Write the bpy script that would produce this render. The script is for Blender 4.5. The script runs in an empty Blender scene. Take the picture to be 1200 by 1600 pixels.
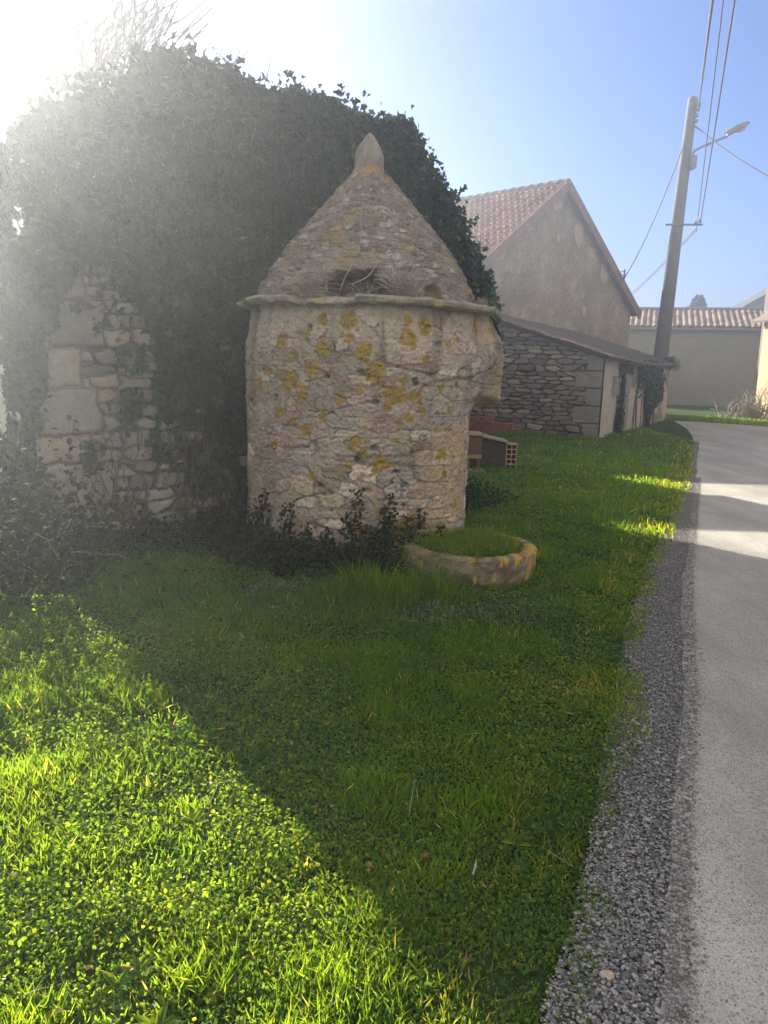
import bpy, math, random
import numpy as np
from mathutils import Matrix, Vector
R = math.radians
random.seed(7)
rng = np.random.default_rng(11)
sc = bpy.context.scene
COL = sc.collection

# ------------------------------------------------------------------ camera, world, sun, exposure
PITCH, ROLL, FPX, EYE = R(10.8), R(1.7), 1200.0, 1.6
cam = bpy.data.cameras.new('camera')
cam.sensor_fit = 'VERTICAL'; cam.sensor_height = 36.0; cam.lens = 36.0 * FPX / 1600.0
cam.clip_start = 0.05; cam.clip_end = 2000
camo = bpy.data.objects.new('camera', cam); COL.objects.link(camo)
M3 = (Matrix.Rotation(math.pi / 2 - PITCH, 3, 'X') @ Matrix.Rotation(ROLL, 3, 'Z'))
camo.matrix_world = Matrix.Translation((0, 0, EYE)) @ M3.to_4x4()
sc.camera = camo
MN = np.array(M3)

SUN_AZ, SUN_EL = R(-37.0), R(23.0)      # azimuth from +Y, negative = left
sun_dir = Vector((math.sin(SUN_AZ) * math.cos(SUN_EL), math.cos(SUN_AZ) * math.cos(SUN_EL), math.sin(SUN_EL)))
w = bpy.data.worlds.new('World'); sc.world = w; w.use_nodes = True
nt = w.node_tree
sky = nt.nodes.new('ShaderNodeTexSky'); sky.sky_type = 'NISHITA'; sky.sun_disc = False
sky.sun_elevation = SUN_EL; sky.sun_rotation = SUN_AZ; sky.altitude = 1200
sky.air_density = 1.0; sky.dust_density = 0.05; sky.ozone_density = 5.0
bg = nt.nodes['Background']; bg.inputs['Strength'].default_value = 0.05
tint = nt.nodes.new('ShaderNodeMix'); tint.data_type = 'RGBA'; tint.blend_type = 'MULTIPLY'; tint.inputs[0].default_value = 1
tint.inputs[7].default_value = (.80, .80, .98, 1)      # white balance of the phone
nt.links.new(sky.outputs['Color'], tint.inputs[6])
# unseen cloud brightness added behind the camera as fill for the shaded sides
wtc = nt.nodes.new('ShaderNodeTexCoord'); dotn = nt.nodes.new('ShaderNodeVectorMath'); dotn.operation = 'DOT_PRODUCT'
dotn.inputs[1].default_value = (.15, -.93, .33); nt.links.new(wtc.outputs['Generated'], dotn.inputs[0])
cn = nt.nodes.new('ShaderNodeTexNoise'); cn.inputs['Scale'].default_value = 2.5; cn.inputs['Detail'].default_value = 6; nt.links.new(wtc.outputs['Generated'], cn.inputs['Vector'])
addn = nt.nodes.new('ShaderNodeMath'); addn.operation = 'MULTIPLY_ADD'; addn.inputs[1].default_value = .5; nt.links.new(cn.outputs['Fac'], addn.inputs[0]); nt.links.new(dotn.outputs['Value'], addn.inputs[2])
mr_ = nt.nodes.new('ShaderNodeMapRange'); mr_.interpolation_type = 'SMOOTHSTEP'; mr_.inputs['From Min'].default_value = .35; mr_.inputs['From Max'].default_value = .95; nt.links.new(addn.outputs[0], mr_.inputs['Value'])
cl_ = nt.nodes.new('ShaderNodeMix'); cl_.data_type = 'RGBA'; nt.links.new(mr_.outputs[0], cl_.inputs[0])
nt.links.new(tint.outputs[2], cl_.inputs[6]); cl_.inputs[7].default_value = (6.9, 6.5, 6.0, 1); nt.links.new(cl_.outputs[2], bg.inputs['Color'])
sl = bpy.data.lights.new('sun', 'SUN'); sl.energy = 5.0; sl.angle = R(0.6); sl.color = (1.0, 0.95, 0.87)
so = bpy.data.objects.new('sun', sl); COL.objects.link(so)
so.rotation_euler = (-sun_dir).to_track_quat('-Z', 'Y').to_euler()
sc.view_settings.view_transform = 'Standard'; sc.view_settings.look = 'None'
sc.view_settings.exposure = 1.95; sc.view_settings.gamma = 1.0
sc.render.engine = 'CYCLES'
cy = sc.cycles
cy.use_denoising = True; cy.max_bounces = 6; cy.diffuse_bounces = 3; cy.glossy_bounces = 2
cy.transmission_bounces = 4; cy.transparent_max_bounces = 6; cy.volume_bounces = 0
cy.sample_clamp_indirect = 4.0

# ------------------------------------------------------------------ picture <-> place conversions
def ray(px, py):
    v = MN @ np.array([(px - 600) / FPX, (800 - py) / FPX, -1.0]); return v
def ground(px, py, z=0.0):
    v = ray(px, py); s = (z - EYE) / v[2]; return np.array([v[0] * s, v[1] * s, z])
def at_depth(px, py, y):
    v = ray(px, py); s = y / v[1]; return np.array([v[0] * s, y, EYE + v[2] * s])
def on_plane(px, py, P0, n):             # vertical plane through P0 with normal n (2d)
    v = ray(px, py); s = (P0[0] * n[0] + P0[1] * n[1]) / (v[0] * n[0] + v[1] * n[1])
    return np.array([v[0] * s, v[1] * s, EYE + v[2] * s])
def proj(P):
    q = (np.asarray(P, float) - np.array([0, 0, EYE])) @ MN
    return 600 + FPX * q[..., 0] / -q[..., 2], 800 - FPX * q[..., 1] / -q[..., 2]
def inpoly(x, y, poly):
    x = np.asarray(x); y = np.asarray(y); c = np.zeros(x.shape, bool); n = len(poly)
    for i in range(n):
        x0, y0 = poly[i]; x1, y1 = poly[(i + 1) % n]
        t = ((y0 > y) != (y1 > y)) & (x < (x1 - x0) * (y - y0) / ((y1 - y0) if y1 != y0 else 1e-9) + x0)
        c ^= t
    return c

# ------------------------------------------------------------------ noise
_T = rng.random((64, 64, 64)).astype(np.float32)
def vn(x, y, z=0.0):
    x, y, z = np.broadcast_arrays(np.asarray(x, float), np.asarray(y, float), np.asarray(z, float))
    xi = np.floor(x).astype(int); yi = np.floor(y).astype(int); zi = np.floor(z).astype(int)
    fx = x - xi; fy = y - yi; fz = z - zi
    fx = fx * fx * (3 - 2 * fx); fy = fy * fy * (3 - 2 * fy); fz = fz * fz * (3 - 2 * fz)
    def g(a, b, c): return _T[(xi + a) & 63, (yi + b) & 63, (zi + c) & 63]
    def l(a, b, t): return a + (b - a) * t
    return l(l(l(g(0,0,0), g(1,0,0), fx), l(g(0,1,0), g(1,1,0), fx), fy), l(l(g(0,0,1), g(1,0,1), fx), l(g(0,1,1), g(1,1,1), fx), fy), fz)
def fbm(x, y, z=0.0, o=4):
    s = 0; a = .5; t = 0
    for k in range(o):
        s = s + a * vn(x * 2 ** k + 17 * k, y * 2 ** k + 5 * k, z * 2 ** k + 3 * k); t += a; a *= .55
    return s / t
def ss(a, b, x):
    t = np.clip((x - a) / (b - a), 0, 1); return t * t * (3 - 2 * t)
def hsh(i, j, k):
    return _T[(i * 7 + k * 13) & 63, (j * 11 + i * 3 + k) & 63, (k * 29 + j) & 63]
def stones(U, V, cw, ch, seed=0, jit=.38, warp=.18):
    x = U / cw; y = V / ch
    y = y + .45 * (vn(y * .37, 3.1 + seed) - .5) * 2
    wx = x + warp * 2 * (fbm(x * 1.3, y * 1.3, seed + 4.4, 3) - .5); wy = y + warp * 2 * (fbm(x * 1.3, y * 1.3, seed + 9.4, 3) - .5)
    j0 = np.floor(wy).astype(int)
    F1 = np.full(x.shape, 9.); F2 = F1.copy(); bi = np.zeros(x.shape, int); bj = bi.copy()
    for dj in (-1, 0, 1):
        j = j0 + dj
        off = hsh(j, j * 0 + 5, seed + 1) * 1.0
        i0 = np.floor(wx - off).astype(int)
        for di in (-1, 0, 1):
            i = i0 + di
            sx = i + .5 + off + jit * 2 * (hsh(i, j, seed + 2) - .5); sy = j + .5 + .22 * 2 * (hsh(i, j, seed + 3) - .5)
            d = np.maximum(np.abs(wx - sx) * .95, np.abs(wy - sy) * 1.1) * .75 + .25 * np.hypot(wx - sx, wy - sy)
            m = d < F1
            F2 = np.where(m, F1, np.minimum(F2, d)); bi = np.where(m, i, bi); bj = np.where(m, j, bj); F1 = np.where(m, d, F1)
    return F2 - F1, hsh(bi, bj, seed + 7), hsh(bi, bj, seed + 8), hsh(bi, bj, seed + 9), F1

# ------------------------------------------------------------------ object helpers
def link(o, parent=None):
    COL.objects.link(o)
    if parent is not None: o.parent = parent
    return o
def mesh(name, V, F, mt, parent=None, smooth=False, attrs=None):
    V = np.asarray(V, np.float32); me = bpy.data.meshes.new(name)
    if isinstance(F, np.ndarray) and F.ndim == 2:
        n, k = F.shape
        me.vertices.add(len(V)); me.vertices.foreach_set('co', V.ravel())
        me.loops.add(n * k); me.loops.foreach_set('vertex_index', F.astype(np.int32).ravel())
        me.polygons.add(n); me.polygons.foreach_set('loop_start', np.arange(0, n * k, k, dtype=np.int32))
        me.polygons.foreach_set('loop_total', np.full(n, k, np.int32)); me.update(calc_edges=True)
    else:
        me.from_pydata([tuple(map(float, v)) for v in V], [], [tuple(map(int, f)) for f in F]); me.update()
    for an, av in (attrs or {}).items():
        av = np.asarray(av, np.float32)
        if av.ndim == 2:
            at = me.attributes.new(an, 'FLOAT_COLOR', 'POINT')
            c = np.ones((len(V), 4), np.float32); c[:, :3] = av; at.data.foreach_set('color', c.ravel())
        else:
            at = me.attributes.new(an, 'FLOAT', 'POINT'); at.data.foreach_set('value', av)
    me.materials.append(mt)
    if smooth: me.polygons.foreach_set('use_smooth', np.ones(len(me.polygons), bool))
    return link(bpy.data.objects.new(name, me), parent)
def thing(name, label, cat, loc=(0, 0, 0), group=None):
    o = link(bpy.data.objects.new(name, None)); o.empty_display_size = .1
    o.location = [float(c) for c in loc]
    return tag(o, label, cat, group)
def tag(o, label, cat, group=None, kind=None):
    o['label'] = label; o['category'] = cat
    if group: o['group'] = group
    if kind: o['kind'] = kind
    return o
def struct(o):
    o['kind'] = 'structure'; return o
ORD = ['first', 'second', 'third', 'fourth', 'fifth', 'sixth', 'seventh', 'eighth', 'ninth', 'tenth', 'eleventh', 'twelfth']
class MB:
    def __init__(s): s.V = []; s.F = []
    def add(s, V, F):
        b = len(s.V); s.V += [tuple(map(float, v)) for v in V]; s.F += [tuple(i + b for i in f) for f in F]; return s
    def box(s, c, size, ax=None):
        c = np.asarray(c, float); ax = np.eye(3) if ax is None else np.asarray(ax, float); h = np.asarray(size, float) / 2
        V = [c + ax[0] * h[0] * a + ax[1] * h[1] * b + ax[2] * h[2] * d for d in (-1, 1) for b in (-1, 1) for a in (-1, 1)]
        return s.add(V, [(0,2,3,1),(4,5,7,6),(0,1,5,4),(2,6,7,3),(0,4,6,2),(1,3,7,5)])
    def prism(s, P, off):           # polygon P (list 3d) extruded by vector off
        n = len(P); P = [np.asarray(p, float) for p in P]; off = np.asarray(off, float)
        return s.add(P + [p + off for p in P], [tuple(range(n))[::-1], tuple(range(n, 2 * n))] + [(i, (i + 1) % n, n + (i + 1) % n, n + i) for i in range(n)])
    def tube(s, pts, rad, n=6, cap=True):
        pts = [np.asarray(p, float) for p in pts]; m = len(pts)
        rad = [rad] * m if np.isscalar(rad) else rad
        up = np.array([.13, .21, .97]); V = []
        for k in range(m):
            d = pts[min(k + 1, m - 1)] - pts[max(k - 1, 0)]; d = d / (np.linalg.norm(d) + 1e-9)
            a = np.cross(d, up); 
            if np.linalg.norm(a) < .05: a = np.cross(d, [1, 0, 0])
            a /= np.linalg.norm(a); b = np.cross(d, a)
            V += [pts[k] + rad[k] * (a * math.cos(2 * math.pi * i / n) + b * math.sin(2 * math.pi * i / n)) for i in range(n)]
        F = [(k * n + i, k * n + (i + 1) % n, (k + 1) * n + (i + 1) % n, (k + 1) * n + i) for k in range(m - 1) for i in range(n)]
        if cap: F += [tuple(range(n))[::-1], tuple(range((m - 1) * n, m * n))]
        return s.add(V, F)
    def build(s, name, mt, parent=None, smooth=False, bevel=0):
        V = np.array(s.V)
        if parent is not None: V = (V - np.array(parent.location)) / np.array(parent.scale)
        o = mesh(name, V, s.F, mt, parent, smooth)
        if bevel:
            b = o.modifiers.new('b', 'BEVEL'); b.width = bevel; b.segments = 2; b.limit_method = 'ANGLE'
        return o
def gridF(nu, nv, wrap=False):
    i = np.arange(nu if wrap else nu - 1)[:, None]; j = np.arange(nv - 1)[None, :]
    a = i * nv + j; b = ((i + 1) % nu) * nv + j
    return np.stack([a, b, b + 1, a + 1], -1).reshape(-1, 4)
def leafcloud(name, P, N, D, S, TV, TF, mt, parent=None, rnd=None, extra=None):
    """P positions, N normals, D tip directions, S sizes; template TV (x across, y along, z normal)"""
    N = N / (np.linalg.norm(N, axis=1, keepdims=True) + 1e-9)
    D = D - N * (N * D).sum(1, keepdims=True); D = D / (np.linalg.norm(D, axis=1, keepdims=True) + 1e-9)
    X = np.cross(D, N); TV = np.asarray(TV, float); S3 = S[:, None, None] if S.ndim == 1 else S[:, None, :]
    T = TV[None] * S3
    V = P[:, None] + X[:, None] * T[..., :1] + D[:, None] * T[..., 1:2] + N[:, None] * T[..., 2:3]
    k = len(TV); F = (np.asarray(TF)[None] + (np.arange(len(P)) * k)[:, None, None]).reshape(-1, len(TF[0]))
    V = V.reshape(-1, 3)
    if parent is not None: V = V - np.array(parent.location)
    at = {'rnd': np.repeat(rng.random(len(P)) if rnd is None else rnd, k)}
    for a, v in (extra or {}).items(): at[a] = np.repeat(v, k)
    return mesh(name, V, F, mt, parent, False, at)
IVY_V = [(0,0,0),(-.42,-.12,.06),(-.5,.28,.1),(-.2,.5,.04),(0,.95,-.06),(.42,-.12,.06),(.5,.28,.1),(.2,.5,.04)]
IVY_F = [(0,4,3,2,1),(0,5,6,7,4)]
OVAL_V = [(0,0,0),(-.34,.25,.1),(-.36,.65,.1),(0,1,-.02),(.36,.65,.1),(.34,.25,.1)]
OVAL_F = [(0,3,2,1),(0,5,4,3)]
BLADE_V = [(-.5,0,0),(.5,0,0),(-.4,.5,.06),(.4,.5,.06),(0,1,.26)]
BLADE_F = [(0,1,3),(0,3,2),(2,3,4)]
def unit(n):
    v = rng.normal(size=(n, 3)); return v / np.linalg.norm(v, axis=1, keepdims=True)

# ------------------------------------------------------------------ materials
def newmat(name):
    m = bpy.data.materials.new(name); m.use_nodes = True; t = m.node_tree; return m, t, t.nodes['Principled BSDF']
def nd(t, typ, **kw):
    n = t.nodes.new(typ)
    for k, v in kw.items():
        if hasattr(n, k): setattr(n, k, v)
        else: n.inputs[k].default_value = v
    return n
def rgba(c): return (c[0], c[1], c[2], 1)
def noisy(t, scale, detail=6, rough=.6, vec=None, stretch=None):
    n = nd(t, 'ShaderNodeTexNoise', Scale=scale, Detail=detail, Roughness=rough)
    tc = nd(t, 'ShaderNodeTexCoord')
    src = tc.outputs['Object']
    if stretch:
        mp = nd(t, 'ShaderNodeMapping'); mp.inputs['Scale'].default_value = stretch; t.links.new(src, mp.inputs[0]); src = mp.outputs[0]
    t.links.new(src, n.inputs['Vector']); return n.outputs['Fac']
def ramp(t, src, stops):
    r = nd(t, 'ShaderNodeValToRGB'); e = r.color_ramp.elements
    while len(e) < len(stops): e.new(.5)
    for k, (p, c) in enumerate(stops): e[k].position = p; e[k].color = rgba(c) if not np.isscalar(c) else (c, c, c, 1)
    t.links.new(src, r.inputs[0]); return r.outputs[0]
def mixc(t, a, b, f, mode='MIX'):
    m = nd(t, 'ShaderNodeMix', data_type='RGBA', blend_type=mode)
    for s, v in ((m.inputs[6], a), (m.inputs[7], b), (m.inputs[0], f)):
        if isinstance(v, (tuple, list)): s.default_value = rgba(v)
        elif isinstance(v, (int, float)): s.default_value = v
        else: t.links.new(v, s)
    return m.outputs[2]
def bump(t, p, src, dist, strength=1.0):
    b = nd(t, 'ShaderNodeBump', Distance=dist, Strength=strength); t.links.new(src, b.inputs['Height']); t.links.new(b.outputs[0], p.inputs['Normal'])
def stonemat(name, s1=70, s2=14, amp=.35, bd=.006, rough=.95):
    m, t, p = newmat(name)
    a = nd(t, 'ShaderNodeAttribute', attribute_name='col')
    n1 = noisy(t, s1, 5, .7); n2 = noisy(t, s2, 5, .6)
    g = ramp(t, n1, [(.25, 1 - amp), (.75, 1 + amp * .8)]); g2 = ramp(t, n2, [(.3, 1 - amp * .5), (.7, 1 + amp * .4)])
    c = mixc(t, a.outputs['Color'], g, 1.0, 'MULTIPLY'); c = mixc(t, c, g2, 1.0, 'MULTIPLY')
    t.links.new(c, p.inputs['Base Color']); p.inputs['Roughness'].default_value = rough; p.inputs['Specular IOR Level'].default_value = .2
    bump(t, p, n1, bd); return m
def plainmat(name, c1, c2, scale=8, rough=.8, bd=.004, bscale=60, stretch=None, spec=.3, metal=0, stops=(.35, .65)):
    m, t, p = newmat(name)
    c = ramp(t, noisy(t, scale, 7, .65, stretch=stretch), [(stops[0], c1), (stops[1], c2)])
    t.links.new(c, p.inputs['Base Color']); p.inputs['Roughness'].default_value = rough; p.inputs['Specular IOR Level'].default_value = spec
    p.inputs['Metallic'].default_value = metal
    if bd: bump(t, p, noisy(t, bscale, 5, .7, stretch=stretch), bd)
    return m
def leafmat(name, stops, trans=.35, tcol=(1.3, 1.5, .5), rough=.45, spec=.4):
    m, t, p = newmat(name)
    a = nd(t, 'ShaderNodeAttribute', attribute_name='rnd')
    c = ramp(t, a.outputs['Fac'], stops)
    t.links.new(c, p.inputs['Base Color']); p.inputs['Roughness'].default_value = rough; p.inputs['Specular IOR Level'].default_value = spec
    tr = nd(t, 'ShaderNodeBsdfTranslucent'); t.links.new(mixc(t, c, tcol, 1.0, 'MULTIPLY'), tr.inputs['Color'])
    mx = nd(t, 'ShaderNodeMixShader'); mx.inputs[0].default_value = trans
    t.links.new(p.outputs[0], mx.inputs[1]); t.links.new(tr.outputs[0], mx.inputs[2])
    t.links.new(mx.outputs[0], t.nodes['Material Output'].inputs['Surface']); return m

M_stone = stonemat('weathered_stone')
M_stone_coarse = stonemat('rubble_stone', 35, 6, .35, .012)
M_bark = plainmat('bark', (.10, .085, .07), (.22, .19, .16), 12, .95, .01, 30)
M_stem = plainmat('ivy_stem', (.07, .05, .035), (.16, .12, .09), 14, .95, 0)
M_twig = plainmat('dry_twig', (.22, .19, .15), (.42, .37, .30), 9, .9, 0)
M_ivy = leafmat('ivy_leaf', [(0, (.018, .034, .014)), (.5, (.03, .055, .02)), (.9, (.045, .07, .028)), (1, (.18, .22, .05))], .16)
M_ivy_light = leafmat('young_leaf', [(0, (.10, .16, .03)), (1, (.20, .26, .06))], .4)
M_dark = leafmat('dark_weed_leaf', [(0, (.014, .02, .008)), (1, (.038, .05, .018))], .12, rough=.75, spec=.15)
M_grass = leafmat('grass_blade', [(0, (.03, .085, .02)), (.45, (.058, .125, .025)), (.85, (.095, .16, .03)), (.97, (.15, .165, .05)), (1, (.30, .26, .15))], .6, (6.3, 4.3, .9), .6, .2)
M_cover = leafmat('cover_leaf', [(0, (.035, .09, .03)), (.5, (.065, .135, .035)), (.9, (.115, .17, .04)), (1, (.22, .19, .06))], .6, (6.3, 4.2, .9), .7, .15)
M_pale = leafmat('pale_cover_leaf', [(0, (.08, .115, .065)), (1, (.16, .20, .13))], .3, (1, 1.2, .7))
M_straw = leafmat('straw', [(0, (.22, .19, .12)), (1, (.45, .39, .27))], .3, (1, 1, .8))
M_deadleaf = leafmat('dead_leaf', [(0, (.22, .10, .03)), (1, (.42, .24, .08))], .3, (1.2, 1, .6))
M_violet = leafmat('violet_petal', [(0, (.35, .33, .5)), (1, (.6, .58, .75))], .3, (1, 1, 1))

# ------------------------------------------------------------------ key points of the place
CORNER = ground(66, 868)                      # near corner of the ruined house
FRONT = np.array([math.cos(R(44)), math.sin(R(44))]); FN = np.array([FRONT[1], -FRONT[0]])   # direction along front, outward normal
SIDE = np.array([-math.sin(R(39)), math.cos(R(39))])
TOWER = np.array([0.0, 0.0]); _c = ground(557, 893); TR = 1.08; TS = .95; TZ = .972
TOWER = np.array([_c[0] - .0, _c[1] + TR * TS])
SHED = ground(934, 686)
SHED_E = np.array([math.sin(R(28)), math.cos(R(28))]); SHED_S = np.array([-SHED_E[1], SHED_E[0]])   # along road wall; along side wall (away-left)
road_px = [(835,1700),(860,1600),(905,1450),(930,1340),(950,1200),(965,1100),(985,980),(1010,900),(1045,820),(1062,780),(1074,740),(1081,710),(1083,690)]
RE = np.array([ground(a, b)[:2] for a, b in road_px])
asph_px = [(1045,1700),(1042,1600),(1050,1400),(1064,1200),(1072,1080),(1070,980),(1073,900),(1080,830),(1086,780),(1090,740),(1092,710),(1094,690)]
AE = np.array([ground(a, b)[:2] for a, b in asph_px])
def road_edge(y): return np.interp(y, RE[:, 1], RE[:, 0]) + (y < RE[0, 1]) * 0
print('corner', CORNER, 'tower', TOWER, 'shed', SHED, 'road', RE[0], RE[-1])

def elev(x, y):                                # height of the soil
    x = np.asarray(x, float); y = np.asarray(y, float)
    e = road_edge(y) - x
    k = ss(.2, 1.6, e) * (1 - ss(20, 26, y))
    return k * (.05 * (fbm(x * .9, y * .9, 2.2, 3) - .5) * 2 + .03) - .0

# ------------------------------------------------------------------ ground, road, gravel
def build_ground():
    xs = np.concatenate([np.linspace(-115, -10, 36)[:-1], np.linspace(-10, 10, 201)[:-1], np.linspace(10, 115, 36)])
    ys = np.concatenate([np.linspace(-110, -2, 20)[:-1], np.linspace(-2, 26, 281)[:-1], np.linspace(26, 118, 36)])
    X, Y = np.meshgrid(xs, ys, indexing='ij'); Z = elev(X, Y) - .012
    V = np.stack([X, Y, Z], -1).reshape(-1, 3)
    m, t, p = newmat('soil_and_moss')
    c = ramp(t, noisy(t, 1.3, 8, .7), [(.3, (.03, .055, .018)), (.5, (.05, .085, .022)), (.62, (.07, .11, .03)), (.75, (.09, .075, .045))])
    c2 = mixc(t, c, ramp(t, noisy(t, 30, 6, .7), [(.3, .5), (.7, 1.5)]), 1.0, 'MULTIPLY')
    t.links.new(c2, p.inputs['Base Color']); p.inputs['Roughness'].default_value = 1; p.inputs['Specular IOR Level'].default_value = .1
    bump(t, p, noisy(t, 25, 6, .7), .03)
    struct(mesh('ground', V, gridF(len(xs), len(ys)), m, None, True))
build_ground()

def strip(name, L, Rr, z, mt):                 # sheet between two polylines of equal length
    V = np.concatenate([np.c_[L, np.full(len(L), z)], np.c_[Rr, np.full(len(Rr), z)]]); n = len(L)
    F = np.array([(i, n + i, n + i + 1, i + 1) for i in range(n - 1)])
    return struct(mesh(name, V, F, mt))
def asphalt_mat():
    m, t, p = newmat('asphalt')
    vor = nd(t, 'ShaderNodeTexVoronoi', Scale=190.0); tc = nd(t, 'ShaderNodeTexCoord'); t.links.new(tc.outputs['Object'], vor.inputs['Vector'])
    base = ramp(t, noisy(t, .8, 7, .6), [(.3, (.38, .345, .28)), (.7, (.48, .44, .36))])
    sp = ramp(t, vor.outputs['Color'], [(.08, .42), (.3, .9), (.9, 1.3)])
    c = mixc(t, base, sp, 1.0, 'MULTIPLY')
    cr = ramp(t, noisy(t, 2.2, 8, .7, stretch=(1, .35, 1)), [(.35, .82), (.6, 1.06)]); c = mixc(t, c, cr, 1.0, 'MULTIPLY')
    st = ramp(t, noisy(t, .75, 9, .75), [(.34, .68), (.40, 1)]); c = mixc(t, c, st, 1.0, 'MULTIPLY')
    tr = ramp(t, noisy(t, .45, 2, .4, stretch=(3.2, .12, 1)), [(.4, .90), (.6, 1.07)]); c = mixc(t, c, tr, 1.0, 'MULTIPLY')
    t.links.new(c, p.inputs['Base Color']); p.inputs['Roughness'].default_value = .9; p.inputs['Specular IOR Level'].default_value = .25
    bump(t, p, vor.outputs['Distance'], .004, .7); return m
def gravel_mat():
    m, t, p = newmat('gravel_bed')
    vor = nd(t, 'ShaderNodeTexVoronoi', Scale=75.0); tc = nd(t, 'ShaderNodeTexCoord'); t.links.new(tc.outputs['Object'], vor.inputs['Vector'])
    c = ramp(t, vor.outputs['Color'], [(.1, (.06, .056, .05)), (.5, (.15, .142, .128)), (.9, (.28, .265, .24))])
    t.links.new(c, p.inputs['Base Color']); p.inputs['Roughness'].default_value = .9
    bump(t, p, vor.outputs['Distance'], .01); return m
M_asph, M_grav = asphalt_mat(), gravel_mat()
def resamp(P, ys): return np.c_[np.interp(ys, P[:, 1], P[:, 0]), ys]
_ys = np.concatenate([[-40, -10, 0], np.arange(.6, RE[-1, 1], .12)])
def ext(P):      # keep direction below the first sample
    d = (P[1] - P[0]) / np.linalg.norm(P[1] - P[0]); return np.vstack([P[0] - d * 60, P])
L_ = resamp(ext(RE), _ys); L_[:, 0] += .05 * (fbm(L_[:, 1] * 3, 3.3) - .5) + .0
A_ = resamp(ext(AE), _ys); A_[:, 0] += -.02 + .06 * (fbm(A_[:, 1] * 2.2, 7.3) - .5)
Rr_ = A_.copy(); Rr_[:, 0] += .5
strip('gravel_shoulder', L_, Rr_, .002, M_grav)
RR = A_.copy(); RR[:, 0] += 4.2
strip('road', A_, RR, .008, M_asph)
yj = float(A_[-1, 1])
far_a, far_b = ground(1052, 657), ground(1210, 668)
def farline(x): return np.interp(x, [-20, far_a[0], far_b[0], 20, 40, 60], [far_a[1] + 6, far_a[1], far_b[1], 21.5, 17, 15])
jl = [ground(a, b)[:2] for a, b in ((1083,690),(1081,681),(1075,672),(1063,664),(1052,658),(1110,660),(1160,664),(1210,668))] + [(20, 21.5), (40, 17), (60, 15), (60, 10), (40, 11), (20, 14.5), (AE[-1,0] + 4.2, yj), (AE[-1,0], yj)]
struct(mesh('road_bend', np.array([(x, y, .006) for x, y in jl]), [tuple(range(len(jl)))[::-1]], M_asph))

def build_gravel():
    n = 60000
    y = 1.0 + (rng.random(n) ** 1.8) * 11; u = rng.random(n)
    xl = np.interp(y, RE[:, 1], RE[:, 0]) - .03; xr = np.interp(y, AE[:, 1], AE[:, 0]) + .05
    u = np.where(rng.random(n) < .07, 1 + rng.exponential(.04, n), u ** .9); x = xl + (xr - xl) * u
    u0 = u; keep = rng.random(n) < np.where(u > 1, 1, 1.15 - u * .6)
    x, y = x[keep], y[keep]; n = len(x)
    s = rng.uniform(.0028, .0068, n) * np.where(u0[keep] > 1, .55, 1) * (1 + (rng.random(n) < .03) * .9)
    ico = np.array([(0,0,1),(.9,0,.3),(.28,.85,.3),(-.73,.53,.3),(-.73,-.53,.3),(.28,-.85,.3),(0,0,-.5)])
    F = np.array([(0,1,2),(0,2,3),(0,3,4),(0,4,5),(0,5,1),(6,2,1),(6,3,2),(6,4,3),(6,5,4),(6,1,5)])
    J = ico[None] * (1 + .35 * rng.normal(size=(n, 7, 3)).clip(-1, 1) * .8)
    sc3 = np.stack([s * rng.uniform(.8, 1.5, n), s * rng.uniform(.8, 1.3, n), s * rng.uniform(.6, .9, n)], -1)
    a = rng.random(n) * 6.28; ca, sa = np.cos(a)[:, None], np.sin(a)[:, None]
    J = J * sc3[:, None]; X = J[..., 0] * ca - J[..., 1] * sa; Y = J[..., 0] * sa + J[..., 1] * ca
    V = np.stack([X + x[:, None], Y + y[:, None], J[..., 2] + .009 + s[:, None] * .3], -1).reshape(-1, 3)
    FF = (F[None] + (np.arange(n) * 7)[:, None, None]).reshape(-1, 3)
    m, t, p = newmat('gravel_stone'); at = nd(t, 'ShaderNodeAttribute', attribute_name='rnd')
    t.links.new(ramp(t, at.outputs['Fac'], [(0, (.10, .095, .085)), (.5, (.22, .205, .185)), (.95, (.38, .355, .32)), (1, (.46, .38, .30))]), p.inputs['Base Color'])
    p.inputs['Roughness'].default_value = .85
    o = mesh('gravel', V, FF, m, None, False, {'rnd': np.repeat(rng.random(n), 7)})
    tag(o, 'loose grey gravel along the edge of the road', 'gravel', kind='stuff')
build_gravel()

# ------------------------------------------------------------------ stone well house (round tower with cone)
def lichen(U, V, spots, seed):
    m = np.zeros(U.shape)
    wob = fbm(U * 14, V * 14, seed, 4)
    for (a, b, r) in spots:
        d = np.hypot(U - a, (V - b)) / r
        m = np.maximum(m, ss(1.06, .90, d + (wob - .5) * 2.2))
    return m
def tower_uv(px, py):                          # picture point -> (angle, height) on the drum
    v = ray(px, py); o = np.array([0, 0.]) - TOWER; d = v[:2]
    a = d @ d; b = 2 * o @ d; c = o @ o - (TR * TS) ** 2; D = b * b - 4 * a * c
    if D < 0: return None
    s = (-b - math.sqrt(D)) / (2 * a); P = d * s - TOWER
    return math.atan2(P[0], -P[1]), (EYE + v[2] * s) / TZ
WELL = thing('well_house', 'round stone well house with conical stone roof and orange lichen spots', 'well house', (TOWER[0], TOWER[1], 0))
WELL.scale = (TS, TS, TZ)
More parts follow.
